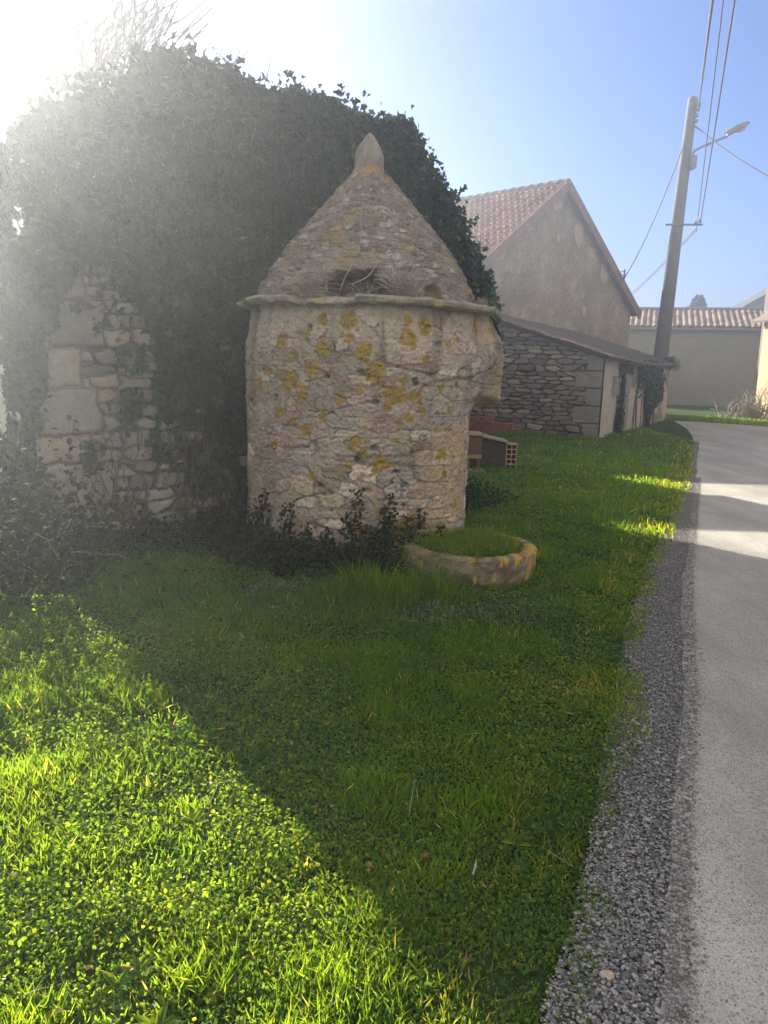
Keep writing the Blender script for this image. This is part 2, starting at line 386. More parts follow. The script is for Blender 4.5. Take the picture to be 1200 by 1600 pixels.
def build_tower():
    nu, nv = 920, 300; H = 2.12
    ph = np.linspace(-math.pi, math.pi, nu, endpoint=False); hh = np.linspace(-.08, H, nv)
    PH, HH = np.meshgrid(ph, hh, indexing='ij'); U = PH * TR; V = HH
    prof = np.interp(HH, [-.08, 0, .1, .5, 1.2, 1.75, 1.95, 2.12], [1.12, 1.11, 1.085, 1.07, 1.075, 1.085, 1.05, 1.03])
    e, r1, r2, r3, f1 = stones(U, V, .19, .105, 1, .46, .34)
    stone = ss(.03, .10, e) * (r1 > .40) * ss(.36, .42, fbm(U * 11, V * 11, 61, 4) + .08)
    rough = fbm(U * 16, V * 16, 2, 5); big = fbm(U * 2.2, V * 2.2, 5, 3)
    pits = ss(.66, .8, fbm(U * 9, V * 11, 31, 4))
    joint = np.exp(-((e - .03) / .035) ** 2) * (r1 > .40) * ss(.42, .6, fbm(U * 5, V * 5, 83, 3))
    disp = .007 * stone * (.2 + r2) - .006 * joint + .011 * (rough - .5) + .025 * (big - .5) - .024 * pits - .012 * ss(.08, .0, e) * (r1 > .45) + .022 * (fbm(U * 55, V * 55, 4, 2) - .5)
    cour = ss(.47, .5, vn(U * 1.0, V * 7.7, 8)) * ss(.53, .5, vn(U * 1.0, V * 7.7, 8)); disp -= .005 * cour
    disp += .006 * ss(.3, .8, fbm(U * 40, V * 40, 3, 3))
    # projecting masonry over the opening on the right
    edge_n = .06 * (fbm(V * 3, U * 3, 12) - .5)
    pm = ss(R(66), R(84), PH + edge_n) * ss(R(150), R(125), PH) * ss(1.38, 1.44, V + edge_n + .12 * ss(1.2, 1.7, PH)) 
    disp -= .10 * ss(R(45), R(80), PH) * ss(R(160), R(125), PH) * (1 - pm) * ss(1.6, 1.2, HH)
    disp += pm * (.17 + .05 * (fbm(V * 5, U * 5, 3) - .5)) * (1 - .5 * ss(1.85, 2.1, V))
    rad = prof + disp
    mort = np.stack([.46 + 0 * U, .40 + 0 * U, .345 + 0 * U], -1)
    v = (.55 + .5 * fbm(U * 3, V * 3, 41, 4) + .45 * fbm(U * 30, V * 30, 43, 3))[..., None]; mort = mort * v
    pal = np.array([(.34,.29,.225),(.40,.36,.29),(.27,.235,.205),(.33,.25,.21),(.46,.42,.36),(.30,.28,.26)])
    sc_ = 1.45 * pal[(r3 * 5.99).astype(int)] * (.75 + .5 * r2)[..., None]
    c = mort * (1 - stone[..., None]) + sc_ * stone[..., None]
    c = c * (1 - .28 * joint[..., None]) * (1 - .65 * pits[..., None]) * (1 - .5 * cour[..., None])
    # pale render patches near the top, ochre render at the right
    rp = ss(.46, .56, fbm(U * 1.6, V * 2.5, 55, 4) + .22 * ss(1.5, 2.0, V) - .1)[..., None] * ss(1.2, 1.7, V)[..., None]
    c = c * (1 - rp * .8) + np.array((.58, .52, .43)) * rp * .8
    oc = (ss(.35, .85, PH) * ss(.45, .55, fbm(U * 2, V * 2, 66, 4) + .12 * ss(.5, 1.2, PH)))[..., None] * .8
    c = c * (1 - oc) + np.array((.60, .44, .26)) * oc
    # dark vertical streaks
    st = (ss(.58, .72, fbm(U * 6, V * .7, 71, 4)) * ss(1.0, 2.0, V))[..., None] * .45; c = c * (1 - st)
    px_spots = [(572,550,18),(590,580,15),(455,597,20),(470,610,15),(440,535,15),(505,540,14),(545,500,14),(620,610,20),(645,620,14),(640,530,14),(605,640,8),(593,720,9),
        (435,645,14),(478,672,13),(430,700,11),(598,725,12),(555,690,9),(650,700,8),(690,710,10),(620,835,20),(605,852,14),(645,815,12),(610,822,8),(660,812,9),(694,742,6),(566,742,7),(525,740,7),
        (485,745,7),(533,625,9),(485,575,14),(420,580,10),(405,600,10),(745,515,10),(755,565,9),(700,540,9),(665,560,9),(625,660,7),(640,655,8),(500,500,8),(640,500,8),(665,512,14),(595,800,7),(565,830,12),
        (460,660,8),(560,610,6),(505,652,8),(632,592,7),(690,605,8),(660,645,9),(575,765,6),(702,640,7),(712,790,8),(460,555,9),(518,580,7),(480,520,7)]
    spots = []
    for a, b, r in px_spots:
        q = tower_uv(a, b)
        if q: spots.append((q[0] * TR, q[1], r / 215.))
    for k in range(240): spots.append((rng.uniform(-3.3, 3.3), rng.uniform(.15, 2.05), rng.uniform(.004, .022) if k % 6 else rng.uniform(.02, .04)))
    for k in range(25): spots.append((rng.choice([-1, 1]) * rng.uniform(1.9, 3.3), rng.uniform(.3, 1.95), rng.uniform(.04, .1)))
    li = lichen(U, V, spots, 3.3)[..., None]
    lc = np.array((.43, .29, .05)) * (.65 + .6 * fbm(U * 25, V * 25, 9, 3))[..., None]
    c = c * (1 - .9 * li) + lc * .9 * li
    wl = lichen(U, V, [(rng.uniform(-3.3, 3.3), rng.uniform(.4, 2.05), rng.uniform(.012, .04)) for _ in range(70)], 8.3)[..., None]
    c = c * (1 - .7 * wl) + np.array((.55, .53, .50)) * .7 * wl
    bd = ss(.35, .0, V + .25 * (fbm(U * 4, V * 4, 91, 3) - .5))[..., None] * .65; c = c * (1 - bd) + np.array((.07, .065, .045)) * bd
    thick = .28; top = np.ones_like(rad)
    def cyl(rr): return np.stack([rr * np.sin(PH), -rr * np.cos(PH), HH], -1).reshape(-1, 3)
    VO = cyl(rad); VI = cyl(np.full_like(rad, TR - thick) + .02 * (rough - .5))
    F = gridF(nu, nv, True)
    fi = F[:, 0] // nv; fj = F[:, 0] % nv
    fph = ph[fi] ; fh = hh[fj]
    wav = .05 * (vn(fh * 5, fph * 4) - .5)
    hole = (fph > R(92) + wav) & (fph < R(133) + wav) & (fh > .42 + wav) & (fh < 1.40 + wav)
    K = F[~hole]; nV = len(VO)
    inner = K[:, ::-1] + nV
    keepm = np.zeros((nu, nv - 1), bool); keepm[fi, fj] = ~hole
    Q = []
    for a, b in zip(*np.nonzero(~keepm)):
        for (da, db, e1, e2) in ((1, 0, ((a + 1) % nu) * nv + b, ((a + 1) % nu) * nv + b + 1), (-1, 0, a * nv + b + 1, a * nv + b), (0, 1, ((a + 1) % nu) * nv + b + 1, a * nv + b + 1), (0, -1, a * nv + b, ((a + 1) % nu) * nv + b)):
            aa, bb = (a + da) % nu, b + db
            if 0 <= bb < nv - 1 and keepm[aa, bb]: Q.append((e1, e2, e2 + nV, e1 + nV))
    tp = [(i * nv + nv - 1, ((i + 1) % nu) * nv + nv - 1, ((i + 1) % nu) * nv + nv - 1 + nV, i * nv + nv - 1 + nV) for i in range(nu)]
    FF = np.concatenate([K, inner, np.array(Q), np.array(tp)])
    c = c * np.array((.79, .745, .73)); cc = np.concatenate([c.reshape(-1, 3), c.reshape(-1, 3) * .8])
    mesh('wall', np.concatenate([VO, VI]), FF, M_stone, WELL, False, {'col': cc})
    # cornice: thin uneven slabs
    PHc = ph[:, None]; prof_c = np.array([(1.0, 2.09), (1.115, 2.095), (1.155, 2.11), (1.16, 2.128), (1.13, 2.145), (1.04, 2.15), (.95, 2.152)])
    k = len(prof_c)
    n1 = (.5 - fbm(ph * 3.2, 3.0 + 0 * ph, 7.7, 4))[:, None]; n2 = (fbm(ph * 14, 9.0 + 0 * ph, 3, 3) - .5)[:, None]
    seg = np.floor(ph * 3.1 + .8 * vn(ph * 3, 4.))[:, None].astype(int); so_ = (hsh(seg, seg * 0 + 3, 4) - .5)
    tq = np.linspace(0, k - 1, 22); prof_c = np.stack([np.interp(tq, range(k), prof_c[:, 0]), np.interp(tq, range(k), prof_c[:, 1])], -1); k = 22
    rr = prof_c[None, :, 0] + (prof_c[None, :, 0] > 1.05) * (.05 * n1 + .04 * n2 + .045 * so_) + .05 * (np.abs(PHc - R(85)) < R(25)) * (prof_c[None, :, 0] > 1.1)
    zz = prof_c[None, :, 1] + .03 * n1 + .02 * n2 * np.sin(tq)[None] + .022 * so_
    Pm = np.repeat(PHc, k, 1); rr = rr - .02 * (prof_c[None, :, 0] > 1.1) + .035 * (fbm(np.sin(Pm) * 18 + 30, np.cos(Pm) * 18 + 30, zz * 40, 4) - .5) * (prof_c[None, :, 0] > 1.06); zz = zz + .015 * (fbm(np.sin(Pm) * 25 + 30, np.cos(Pm) * 25 + 30, zz * 60 + 9, 3) - .5) + .012 * (zz > 2.12)
    Vc = np.stack([rr * np.sin(Pm), -rr * np.cos(Pm), zz], -1).reshape(-1, 3)
    f = fbm(Vc[:, 0] * 6, Vc[:, 1] * 6, Vc[:, 2] * 20, 4)[:, None]
    cc = np.array((.34, .295, .235)) * (.3 + 1.3 * f); y_ = ss(.60, .70, fbm(Vc[:, 0] * 4, Vc[:, 1] * 4, 5.5, 4))[:, None] * .5
    cc = cc * (1 - y_) + np.array((.42, .28, .08)) * y_
    mesh('cornice', Vc, gridF(nu, k, True), M_stone, WELL, False, {'col': cc})
    # cone of rough mortared stones
    nu, nv = 760, 260; ph = np.linspace(-math.pi, math.pi, nu, endpoint=False); hh = np.linspace(2.13, 3.25, nv)
    PH, HH = np.meshgrid(ph, hh, indexing='ij')
    prof = np.interp(HH, [2.13, 2.26, 2.45, 2.63, 2.85, 3.06, 3.15, 3.25], [1.02, .965, .85, .72, .535, .34, .255, .165])
    U = PH * .75; V = HH * 1.3
    e, r1, r2, r3, f1 = stones(U + 9, V, .10, .055, 5, .48, .4)
    stone = ss(.02, .2, e) * (r1 > .3)
    rough = fbm(U * 20, V * 20, 12, 5)
    rec = ss(1.0, .45, np.hypot((PH + .02) / .40, (HH - 2.2) / .21) + 1.5 * (fbm(U * 5, V * 5, 2.2, 5) - .5))     # broken hollow over the cornice
    rec2 = ss(1.0, .4, np.hypot((PH - .62) / .13, (HH - 2.2) / .10))
    disp = .011 * stone * (.4 + r2) + .03 * (rough - .5) + .02 * (fbm(U * 50, V * 50, 4, 2) - .5) + .04 * (fbm(U * 3, V * 3, 6, 3) - .5) - .30 * rec - .09 * rec2
    disp += .10 * rec * (fbm(U * 16, V * 16, 88, 4) - .5) * 2
    rad = prof + disp
    c = np.array((.27, .225, .185))[None, None] * (.6 + .8 * fbm(U * 4, V * 4, 14, 4))[..., None]
    pal = np.array([(.23,.19,.16),(.27,.235,.2),(.19,.16,.14),(.26,.205,.165),(.36,.33,.29)])
    c = c * (1 - stone[..., None]) + pal[(r3 * 4.99).astype(int)] * (.7 + .55 * r2)[..., None] * stone[..., None]
    wl = lichen(U, V, [(rng.uniform(-2.4, 2.4), rng.uniform(2.8, 4.2), rng.uniform(.01, .035)) for _ in range(160)], 1.3)[..., None] * .75
    c = c * (1 - wl) + np.array((.44, .43, .42)) * wl
    ol = (ss(.60, .72, fbm(U * 6, V * 6, 77, 5) + .16 * ss(3.0, 3.2, HH) + .05 * ss(.2, .8, PH)) * .6)[..., None]
    c = (c * (1 - ol) + np.array((.36, .25, .10)) * ol) * np.array((.88, .88, .90))
    Vc = np.stack([rad * np.sin(PH), -rad * np.cos(PH), HH + .012 * (rough - .5)], -1).reshape(-1, 3)
    o = mesh('conical_roof', Vc, gridF(nu, nv, True), M_stone, WELL, False, {'col': c.reshape(-1, 3)})
    # finial
    nu, nv = 90, 60; ph = np.linspace(-math.pi, math.pi, nu, endpoint=False); hh = np.linspace(3.18, 3.60, nv)
    PH, HH = np.meshgrid(ph, hh, indexing='ij')
    prof = np.interp(HH, [3.18, 3.24, 3.30, 3.40, 3.48, 3.53, 3.57, 3.60], [.19, .155, .132, .128, .095, .062, .035, .008])
    rad = prof + .05 * (fbm(np.sin(PH) * 2 + 5, np.cos(PH) * 2 + 5, HH * 9, 5) - .5) * np.minimum(1, prof / .05)
    c = np.array((.27, .235, .20)) * (.5 + fbm(PH * 3, HH * 9, 3.3, 4))[..., None]
    ol = (ss(.5, .65, fbm(PH * 2, HH * 7, 77, 4) + .3 * ss(3.33, 3.22, HH)) * .7)[..., None]; c = c * (1 - ol) + np.array((.40, .23, .07)) * ol
    Vc = np.stack([rad * np.sin(PH) - .012 + .01 * (HH - 3.2), -rad * np.cos(PH), HH], -1).reshape(-1, 3)
    mesh('finial', Vc, np.concatenate([gridF(nu, nv, True)]), M_stone, WELL, True, {'col': c.reshape(-1, 3)})
build_tower()

# ------------------------------------------------------------------ round stone basin
def build_basin():
    cx, cy_ = .67, 5.86
    B = thing('stone_basin', 'low round stone trough with orange lichen, full of weeds, beside the well house', 'basin', (cx, cy_, 0))
    nu = 200; ph = np.linspace(-math.pi, math.pi, nu, endpoint=False)
    pr = [(.50, -.05), (.505, .05), (.515, .12), (.52, .18), (.515, .222), (.49, .236), (.45, .238), (.425, .23), (.41, .20), (.40, .10), (.38, .02)]
    k = len(pr); nvv = 40; tt = np.linspace(0, k - 1, nvv)
    pr_ = np.array(pr); rr0 = np.interp(tt, range(k), pr_[:, 0]); zz0 = np.interp(tt, range(k), pr_[:, 1])
    PH = np.repeat(ph[:, None], nvv, 1); rr = rr0[None] + .018 * (fbm(np.sin(PH) * 14 + 8, np.cos(PH) * 14 + 8, zz0[None] * 30, 4) - .5) * 2 + .02 * (fbm(np.sin(PH) * 5 + 8, np.cos(PH) * 5 + 8, zz0[None] * 9, 4) - .5) * 2
    zz = zz0[None] * 1.1 + .02 * (fbm(np.sin(PH) * 2 + 3, np.cos(PH) * 2 + 3, 2, 3) - .5) * (zz0[None] > .15)
    V = np.stack([rr * np.sin(PH), -rr * np.cos(PH), zz], -1)
    c = np.array((.27, .22, .155)) * (.1 + 1.5 * fbm(PH * 6, zz * 16, 2, 5))[..., None]; gm = (ss(.5, .62, fbm(PH * 5, zz * 9, 27, 4)) * ss(.2, .1, zz) * .7)[..., None]; c = c * (1 - gm) + np.array((.07, .09, .03)) * gm
    ol = (ss(.50, .56, fbm(PH * 11, zz * 9, 17, 5) + .20 * ss(.35, .9, PH) * ss(2.6, 1.8, PH) + .07 * ss(.2, .26, zz) * ss(.2, 1.2, np.abs(PH)) - .17) * ss(.02, .08, zz) * .9)[..., None]
    c = c * (1 - ol) + np.array((.50, .31, .05)) * ol
    mesh('rim', V.reshape(-1, 3), gridF(nu, nvv, True), M_stone, B, True, {'col': c.reshape(-1, 3)})
    a = np.linspace(0, 2 * math.pi, 40, endpoint=False); rad = np.array([0.001, .2, .42])
    V = np.array([(r * math.cos(t), r * math.sin(t), .20 + .03 * math.sin(5 * t) * r) for t in a for r in rad])
    mesh('soil', V, gridF(40, 3, True), plainmat('dark_soil', (.03, .025, .018), (.07, .055, .04), 20, 1, .01), B)
    n = 4200; t = rng.random(n) * 6.28; r = .40 * np.sqrt(rng.random(n))
    P = np.stack([cx + r * np.cos(t), cy_ + r * np.sin(t), np.full(n, .20)], -1)
    D = np.stack([rng.normal(size=n) * .5, rng.normal(size=n) * .5, np.ones(n)], -1); N = unit(n); L = rng.uniform(.05, .20, n)
    o = leafcloud('grass', P, N, D, np.stack([np.full(n, .005), L, L], -1), BLADE_V, BLADE_F, M_grass)
    tag(o, 'weedy grass growing inside the round stone trough', 'grass', kind='stuff')
    m = 1800; t = rng.random(m) * 6.28; r = .40 * np.sqrt(rng.random(m))
    P = np.stack([cx + r * np.cos(t), cy_ + r * np.sin(t), 0.21 + rng.random(m) ** 2 * .11], -1)
    m2 = 2600; t = math.pi + rng.normal(size=m2) * .75 + .35; r = rng.uniform(.36, .66, m2); hz = rng.random(m2) ** 1.2 * (.40 - .9 * np.abs(r - .47)) * (.55 + .9 * fbm(t * 4, r * 8, 3)) * (np.abs(t - 3.5) < 1.25)
    P = np.concatenate([P, np.stack([cx + r * np.cos(t), cy_ + r * np.sin(t), np.maximum(hz, .01)], -1)]); m += m2
    N = unit(m) * .5 + np.array((0, 0, 1)); o = leafcloud('weeds', P, N, unit(m), rng.uniform(.012, .024, m), OVAL_V, OVAL_F, M_cover)
    tag(o, 'small leafy weeds inside the round stone trough', 'weeds', kind='stuff')
    # flat footing slab between tower and basin
    s = MB(); 
    pts = [(tower_pt(R(a), rr_)) for a, rr_ in ((12, 1.10), (28, 1.12), (48, 1.12), (62, 1.1))] + [(tower_pt(R(a), rr_)) for a, rr_ in ((60, 1.3), (46, 1.26), (28, 1.24), (14, 1.21))]
    s.prism([(x, y, -.02) for x, y in pts], (0, 0, .115)); o = s.build('footing', plainmat('footing_stone', (.20, .19, .17), (.36, .34, .30), 14, .95, .01), WELL, bevel=.012)
def tower_pt(a, r): return (TOWER[0] + TS * r * math.sin(a), TOWER[1] - TS * r * math.cos(a))
build_basin()

# ------------------------------------------------------------------ ruined house under the ivy
RUIN = thing('ruined_house', 'ruined stone house with big corner blocks behind the round well house', 'house', (CORNER[0], CORNER[1], 0))
top_px = [(18,360),(26,270),(45,215),(70,195),(120,165),(175,138),(230,118),(330,140),(400,155),(500,178),(560,190),(620,225),(650,280),(680,330),(710,390),(735,430),(750,480)]
def front_th(px, py):
    P = on_plane(px, py, CORNER, FN); return (P[:2] - CORNER[:2]) @ FRONT, P[2]
TOP = np.array([front_th(a, b) for a, b in top_px])
print('ivy top (t,h)', TOP.round(2).tolist())
def top_h(t): return np.interp(t, TOP[:, 0], TOP[:, 1]) + .34 * (fbm(np.asarray(t) * 1.5 + 3, np.asarray(t) * 0 + 7.7, 2.2, 3) - .5)
WALL_L = 4.95; TEND = float(TOP[-1, 0])
def build_ruin():
    nu, nv = 300, 300
    # exposed stone part, dense grid
    T = np.linspace(0, 3.3, nu); H = np.linspace(-.1, 3.9, nv); U, V = np.meshgrid(T, H, indexing='ij'); V = -.1 + (V + .1) / 4.0 * (top_h(U) - .08 - .6 * ss(.45, 0, U))
    e, r1, r2, r3, f1 = stones(U, V, .27, .12, 21, .42, .25)
    rows = [-.2, .0, .38, .72, .98, 1.33, 1.66, 2.05, 2.42, 2.80, 3.15, 3.55, 3.95]
    wd = [.3, .35, .6, .42, .55, .4, .62, .45, .38, .6, .42, .5, .4]
    W = V + .06 * (fbm(U * 3, V * 3, 3) - .5) * 2; Uw = U + .08 * (fbm(U * 4, V * 4, 8) - .5) * 2
    ri = np.clip(np.searchsorted(rows, W.ravel()).reshape(W.shape) - 1, 0, len(rows) - 2); rw = np.array(rows)
    qw = np.array(wd)[ri]; eq = np.minimum(np.minimum(W - rw[ri], rw[ri + 1] - W), qw - Uw)
    q = Uw < qw
    stone = np.where(q, ss(.0, .03, eq), ss(.03, .2, e) )
    amp = np.where(q, .035, .03 + .05 * r2)
    disp = amp * stone + .02 * (fbm(U * 14, V * 14, 3, 5) - .5) + .04 * (fbm(U * 1.5, V * 1.5, 3, 3) - .5)
    rr = np.where(q, hsh(ri, ri * 0 + 2, 5), r3); r_ = np.where(q, .5 + .4 * (fbm(U * 2, V * 2, 5) - .5), r2)
    pal = np.array([(.27,.255,.235),(.31,.285,.25),(.24,.22,.21),(.33,.28,.235),(.28,.27,.27)])
    c = pal[(rr * 4.99).astype(int)] * (.7 + .6 * r_)[..., None] * np.array((.99, .95, .90))
    c = c * np.where(stone > .5, 1, .28 + .5 * stone)[..., None]
    rust = (ss(.55, .7, fbm(U * 2, V * 14, 5, 4)) * ss(.06, .0, np.abs(eq)) * q)[..., None] * .6; c = c * (1 - rust) + np.array((.25, .14, .09)) * rust
    a = front_th(150, 853); b = front_th(157, 838)
    moss = lichen(U, V, [(a[0], a[1], .075), (b[0], b[1], .05), (a[0] + .13, a[1] + .02, .03)], 2.)[..., None]; c = c * (1 - moss) + np.array((.25, .21, .02)) * moss
    edge = np.where(U < .03, -.02, 0)
    P = CORNER[:2][None, None] + U[..., None] * FRONT + (disp + edge)[..., None] * FN
    Vv = np.concatenate([P, V[..., None]], -1).reshape(-1, 3) - np.array((CORNER[0], CORNER[1], 0))
    mesh('stone_face', Vv, gridF(nu, nv), M_stone, RUIN, False, {'col': c.reshape(-1, 3)})
    mw = plainmat('old_rubble', (.16, .145, .125), (.27, .25, .22), 7, .95, .02, 14)
    F3 = np.append(FRONT, 0); N3 = np.append(FN, 0); S3 = np.append(SIDE, 0); C3 = np.array((CORNER[0], CORNER[1], 0.))
    s = MB(); q = [C3 + F3 * t - N3 * .004 for t in [0, WALL_L] + [k * WALL_L / 9 for k in range(9, -1, -1)]]
    hs = [-.1, -.1] + [float(top_h(k * WALL_L / 9)) - (.2 if k else .75) for k in range(9, -1, -1)]
    s.prism([a_ + np.array((0, 0, h)) for a_, h in zip(q, hs)], -N3 * .5); s.build('front_wall', mw, RUIN)
    # side wall: plastered, flaking to stone
    Ts = np.linspace(0, 7.5, 240); Hs = np.linspace(-.1, 2.3, 130); U, V = np.meshgrid(Ts, Hs, indexing='ij')
    SN = np.array([-SIDE[1], SIDE[0]])
    e, r1, r2, r3, f1 = stones(U, V, .3, .17, 33, .42, .25); pl = ss(.46, .52, fbm(U * 1.2, V * 1.2, 19, 4) + .12 * ss(1.0, 1.7, V))
    disp = .03 * ss(.03, .2, e) * (1 - pl) + .035 * pl + .012 * (fbm(U * 9, V * 9, 3, 4) - .5)
    c = (np.array((.34, .30, .25)) * (.6 + .5 * r2)[..., None] * (1 - pl[..., None])) + np.array((.50, .44, .37)) * (.85 + .3 * (fbm(U * 3, V * 3, 8) - .2))[..., None] * pl[..., None]
    P = U[..., None] * SIDE + disp[..., None] * SN
    mesh('side_face', np.concatenate([P, V[..., None]], -1).reshape(-1, 3), gridF(240, 130)[:, ::-1], M_stone, RUIN, False, {'col': c.reshape(-1, 3)})
    s = MB(); s.prism([C3 + S3 * a_ + F3 * .004 + np.array((0, 0, h)) for a_, h in ((.5, -.1), (7.5, -.1), (7.5, 2.28), (.5, 2.28))], F3 * .45); s.build('side_wall', mw, RUIN)
    s = MB(); s.prism([C3 + S3 * 7.1 + F3 * a_ + np.array((0, 0, h)) for a_, h in ((.45, -.1), (WALL_L, -.1), (WALL_L, 2.3), (.45, 2.2))], S3 * .4); s.build('back_wall', mw, RUIN)
    s = MB(); s.prism([C3 + F3 * (WALL_L - .45) + S3 * a_ + np.array((0, 0, h)) for a_, h in ((.5, -.1), (7.1, -.1), (7.1, 2.2), (.5, 2.2))], F3 * .45); s.build('end_wall', mw, RUIN)
    s = MB(); s.prism([C3 + F3 * a_ + S3 * b_ + np.array((0, 0, 2.25 + .12 * a_)) for a_, b_ in ((.02, .5), (4.6, .5), (4.6, 7.4), (.02, 7.4))], (0, 0, .12))
    s.build('roof', plainmat('old_tiles', (.12, .07, .05), (.22, .14, .10), 8, .9, .03, 20), RUIN)
build_ruin()

def build_ivy():
    I = thing('ivy', 'big mass of dark ivy smothering the ruined house behind the well house', 'ivy', (CORNER[0] + 1.5, CORNER[1] + .6, 0))
    F3 = np.append(FRONT, 0); N3 = np.append(FN, 0); C3 = np.array((CORNER[0], CORNER[1], 0.))
    # bare stone window in the ivy, as a region of the wall face
    bare = [front_th(a, b) for a, b in [(56,905),(54,700),(64,600),(70,520),(92,455),(120,405),(150,410),(190,455),(225,510),(240,560),(238,640),(225,700),(250,715),(285,745),(305,790),(300,850),(290,905)]]
    n = 92000
    t = rng.uniform(-.22, TEND + .08, n); th = top_h(t); h = rng.uniform(0.02, 1, n) * (th + .1)
    b = inpoly(t + .10 * (fbm(t * 5, h * 5, 3) - .5), h + .12 * (fbm(t * 5, h * 5, 9) - .5), bare)
    thin = fbm(t * 2.5, h * 2.5, 4, 4); endk = (t < WALL_L + .02) | (h > 1.9)
    low = ss(1.4, .6, h) * (t > 1.2)                      # leafless lower right part
    keep = ~b & (rng.random(n) > low * .82) & ((t > .0) | (h > 1.2) & (rng.random(n) < .6))
    keep |= b & (thin > .66) & (rng.random(n) < .2) & (h > .1)
    keep &= endk & ((t > -.04) | (h < 2.45))
    t, h, th, b = t[keep], h[keep], th[keep], b[keep]; n = len(t)
    clump = fbm(t * 1.6, h * 1.3, 7, 4); cl2 = fbm(t * 5, h * 5, 17, 3)
    off = np.where(b, .05, .05 + .42 * ss(1.2, 2.2, h) * np.clip(clump - .3, 0, 1) + .22 * (cl2 - .4)) * rng.uniform(.35, 1.05, n) + .03
    off = np.maximum(off, .03)
    off += .12 * ss(.5, .1, th - h) * rng.random(n)
    bc = np.mean(np.array(bare), 0); wide = inpoly(t, h, [tuple(bc + (np.array(q) - bc) * np.array((1.45, 1.2))) for q in bare])
    off = np.where(wide & ~b, off * .35 + .03, off)
    P = C3 + t[:, None] * F3 + off[:, None] * N3 + np.stack([0 * h, 0 * h, h], -1)
    N = N3 + .75 * unit(n) + np.array((0, 0, .25)); D = np.array((0, 0, -1.0)) + .7 * unit(n)
    S = rng.uniform(.032, .088, n)
    # crown over the top, thick, with sprigs
    m = 40000; t2 = rng.uniform(.05, TEND + .05, m); th2 = top_h(t2)
    lump = fbm(t2 * 2.2, 3.0 + 0 * t2, 5, 4)
    dep = rng.uniform(-1.6, .35, m) * np.where(t2 < .25, .3, 1); rise = (.05 + .5 * (fbm(t2 * 3, dep * 3, 5, 4) - .3)) * rng.random(m) ** .6
    P2 = C3 + t2[:, None] * F3 + dep[:, None] * N3; P2[:, 2] = th2 - .14 - .22 * ((dep + .2) / .9) ** 2 * rng.uniform(.3, 1.4, m) + rise + (dep > .15) * -.15
    N2 = np.array((0, 0, .9)) + .9 * unit(m) + N3 * .3; D2 = unit(m)
    S2 = rng.uniform(.038, .075, m)
    # sprigs
    PS, NS = [], []
    for k in range(380):
        tt = rng.uniform(.12, TEND - .35); base = C3 + F3 * tt + N3 * rng.uniform(-.3, .3); base[2] = top_h(tt) - .08
        d = np.array((rng.normal() * .35, rng.normal() * .35, 1.)); L = rng.uniform(.06, .30)
        for q in range(11):
            PS.append(base + d * L * q / 10 + rng.normal(size=3) * .035)
    for k in range(170):                           # trailing shoots hanging clear of the mass
        tt = rng.uniform(.2, TEND - .3); hh = rng.uniform(1.6, float(top_h(tt))); base = C3 + F3 * tt + N3 * (.30 + .15 * rng.random()); base[2] = hh; L = rng.uniform(.25, .7)
        for q in range(int(L * 32)): PS.append(base + np.array((0, 0, -L * q / (L * 32))) + N3 * .08 * math.sin(q * .2) + rng.normal(size=3) * .02)
    PS = np.array(PS)
    # right flank wrapping round the end
    m3 = 9000; y3 = rng.uniform(0, 2.5, m3); h3 = rng.random(m3) * 2.35
    S3_ = np.append(SIDE, 0)
    P3 = C3 + F3 * (WALL_L + .02 + .12 * rng.random(m3)[:, None] + .25 * (fbm(y3 * 2, h3 * 2, 3)[:, None] - .3)) + S3_ * y3[:, None]; P3[:, 2] += h3
    # left: hanging over the side wall and past the corner
    m4 = 11000; y4 = rng.random(m4) ** 1.4 * 1.3; h4 = 3.15 * rng.random(m4); SN = np.append(np.array([-SIDE[1], SIDE[0]]), 0)
    k4 = (fbm(y4 * 4, h4 * 3, 23, 3) + .35 * ss(1.9, 2.3, h4) + .22 * ss(1.25, .9, h4) + .18 * ss(.3, .1, y4) - .22 * y4 > .56); k4 = (k4 | ((y4 < .6) & (h4 > 1.9))) & ((h4 < 2.45) | (y4 < .62)); y4, h4 = y4[k4], h4[k4]; m4 = len(y4)
    P4 = C3 + S3_ * y4[:, None] + SN * (.06 + .16 * rng.random(m4) * ss(1, 3, h4))[:, None]; P4[:, 2] += h4
    P = np.concatenate([P, P2, PS, P3, P4]); 
    N = np.concatenate([N, N2, unit(len(PS)) + N3 * .3, F3 + .7 * unit(m3), SN + .7 * unit(m4)])
    D = np.concatenate([D, D2, unit(len(PS)), np.array((0, 0, -1.)) + .7 * unit(m3), np.array((0, 0, -1.)) + .7 * unit(m4)])
    S = np.concatenate([S, S2, rng.uniform(.04, .075, len(PS)), rng.uniform(.05, .09, m3), rng.uniform(.045, .08, m4)])
    rnd = rng.random(len(P)) * .93; rnd[rng.random(len(P)) < .003] = 1
    leafcloud('leaves', P, N, D, S, IVY_V, IVY_F, M_ivy, I, rnd)
    # stems: many thin climbing stems, clearest at the lower right
    s = MB()
    for k in range(230):
        t0 = rng.uniform(1.2, 5.0) if k > 25 else rng.uniform(0, .9); hgt = rng.uniform(.9, 2.6) if k > 25 else rng.uniform(.5, 1.4)
        pts = []; x = t0
        for q in range(8):
            pts.append(C3 + F3 * x + N3 * (.07 + .06 * math.sin(q * 2.1 + k)) + np.array((0, 0, hgt * q / 7))); x += rng.normal() * .045
        s.tube(pts, np.linspace(rng.uniform(.006, .018), .003, 8), 4, False)
    s.build('stems', M_stem, I)
build_ivy()

